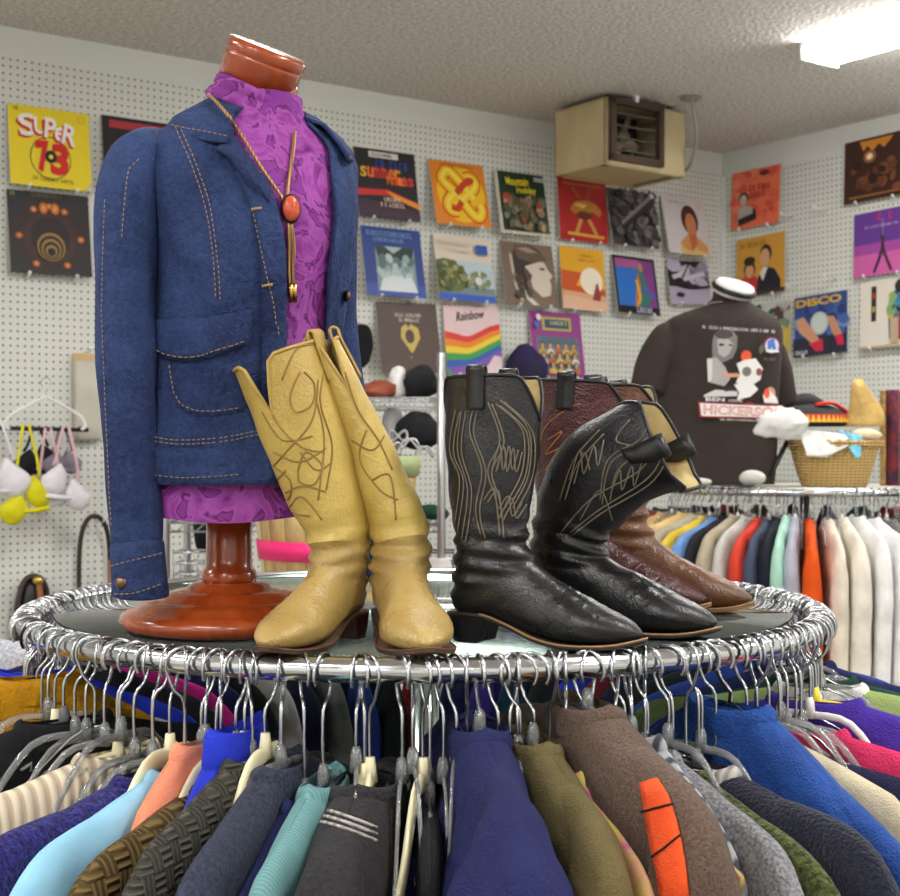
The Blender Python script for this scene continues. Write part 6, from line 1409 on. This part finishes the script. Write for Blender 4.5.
# clear bag hanging beside the jacket sleeve
c = WL(87, 398, .03); R = Matrix.Rotation(TH, 3, 'Z')
pb = thing('plastic_bag', 'milky plastic bag with tan header hanging on the wall by the denim sleeve', 'bag', c)
def bagring(w, d, z, k=6): return [c + R @ Vector((w * abs(cos(a)) ** (2 / k) * (1 if cos(a) > 0 else -1), d * abs(sin(a)) ** (2 / k) * (1 if sin(a) > 0 else -1), z)) for a in [2*pi*j/28 for j in range(28)]]
mb = MB(); mb.loft([bagring(.05, .012, -.165)] + [bagring(.053, .022 + .006 * sin(z * 40), z) for z in (-.15, -.1, -.05, 0, .05, .1, .13)] + [bagring(.05, .008, .145)], True, True)
mb.map(lambda p: p + V * .010 * noise.noise(p * 22) + U * .008 * noise.noise(p * 16)); mb.build('body', clear_mat('milky plastic', (226, 222, 206), .75, .25), pb)
mb = MB(); mb.box(c + Vector((0, 0, .155)), (.11, .012, .03), 0, R); mb.build('header_strip', flat((206, 176, 120)), pb)
peg('b', WL(87, 352, .002), 'peg carrying the milky plastic bag', 'pegs carrying bags and caps', .05)

# handbags
def handbag(label, px, py, w, h, m, strap, px2, loc_off=.06):
    c = WL(px, py, loc_off); th = thing('handbag', label, 'handbag', c - Vector((0, 0, h)), 0, 'handbags on the left wall')
    R = Matrix.Rotation(TH, 3, 'Z'); mb = MB(); rg = []
    for i in range(13):
        z = -h + 2 * h * i / 12; k = (1 - abs(z / h) ** 4) ** .5 * .5 + .5; ww = w * k * (1 - .25 * (z / h > 0) * (z / h) ** 2)
        rg.append([c + R @ Vector((ww * cos(a), .05 * k * sin(a), z)) for a in [2*pi*j/24 for j in range(24)]])
    mb.loft(rg, True, True); mb.build('body', m, th); return th, c, R
m_hb = mat('dark brown leather', (52, 36, 28), .35, 0, 'leather', 1, .4, (28, 20, 18)); m_bag2 = mat('black leather plain', (24, 22, 22), .4); m_cog = mat('cognac leather', (146, 92, 46), .4)
th, c, R = handbag('slim black and brown handbag with brass clasp on the left wall', 30, 620, .052, .155, m_bag2, None, 0)
for s in (-1,): mb = MB(); mb.tube(smooth([c + R @ Vector((-.045, -.03, -.15)), c + R @ Vector((-.062, -.03, .0)), c + R @ Vector((-.04, -.03, .13)), c + R @ Vector((0, -.03, .165)), c + R @ Vector((.045, -.03, .13)), c + R @ Vector((.06, -.03, 0)), c + R @ Vector((.045, -.03, -.15))], 6), .012, 8); mb.build('edge_binding', m_hb, th)
mb = MB(); mb.tube(smooth([c + R @ Vector((.012, -.055, .16)), c + R @ Vector((.02, -.062, .05)), c + R @ Vector((.026, -.06, -.14))], 5), .013, 8, False, 0, (U, 1.0)); mb.build('front_strap', m_cog, th)
mb = MB(); mb.ball(c + R @ Vector((.008, -.06, .15)), (.022, .012, .018), 0, 14, 10); mb.build('clasp', mat('brass', (190, 160, 90), .25, 1), th)
th, c, R = handbag('brown handbag with a tall looped strap beside the denim sleeve', 94, 690, .085, .12, m_hb, None, 0)
pts_ = [WL(82, 660, .07), WL(79, 600, .07), WL(80, 545, .07), WL(86, 522, .075), WL(95, 516, .08), WL(104, 523, .075), WL(109, 545, .07), WL(110, 600, .07), WL(109, 660, .07)]
mb = MB(); mb.tube(smooth(pts_, 6), .0095, 8, False, 0, (V, .5)); mb.build('strap', m_hb, th)
mb = MB(); mb.tube([WL(110, 560, .085), WL(109, 655, .085)], .008, 8, False, 0, (V, .5)); mb.build('strap_lining', m_cog, th)
peg('b', WL(95, 521, .002), 'peg carrying the looped brown handbag strap', 'pegs carrying bags and caps', .10)
peg('b', WL(30, 580, .002), 'peg carrying the slim black handbag', 'pegs carrying bags and caps', .08)

# heap of clothes on a low table past the left bend of the rack
hx, hy = P(-6, 680, 2.75).x, 2.75; hz = P(0, 700, 2.75).z
t3 = thing('display_table', 'low table of folded clothes at the far left edge', 'table', (hx, hy, 0))
mb = MB(); mb.box((hx - .1, hy + .1, hz - .013), (.62, .5, .025)); mb.build('tabletop', m_board, t3)
for sx in (-1, 1):
    for sy in (-1, 1): mb = MB(); mb.box((hx - .1 + sx * .28, hy + .1 + sy * .22, (hz - .026) / 2), (.04, .04, hz - .028)); mb.build('leg', m_board, t3)
for px, py, r_, m, lab in ((6, 664, (.07, .06, .05), fab('pale grey heap', (176, 178, 186), 'heather', .6), 'pale grey knit topping the heap at the left edge'), (28, 676, (.035, .04, .025), F['red'], 'red cloth in the heap at the left edge'), (14, 690, (.06, .05, .026), F['white'], 'white cloth in the heap at the left edge'), (2, 697, (.06, .04, .02), F['deepnavy'], 'dark navy cloth at the bottom of the heap at the left edge')):
    lump('folded_clothing', lab, 'clothing', m, P(px, py, 2.75 + (.05 if py < 670 else 0)), r_, .3, 14, px, group='heap of clothes at the left edge', flatb=hz + .001)
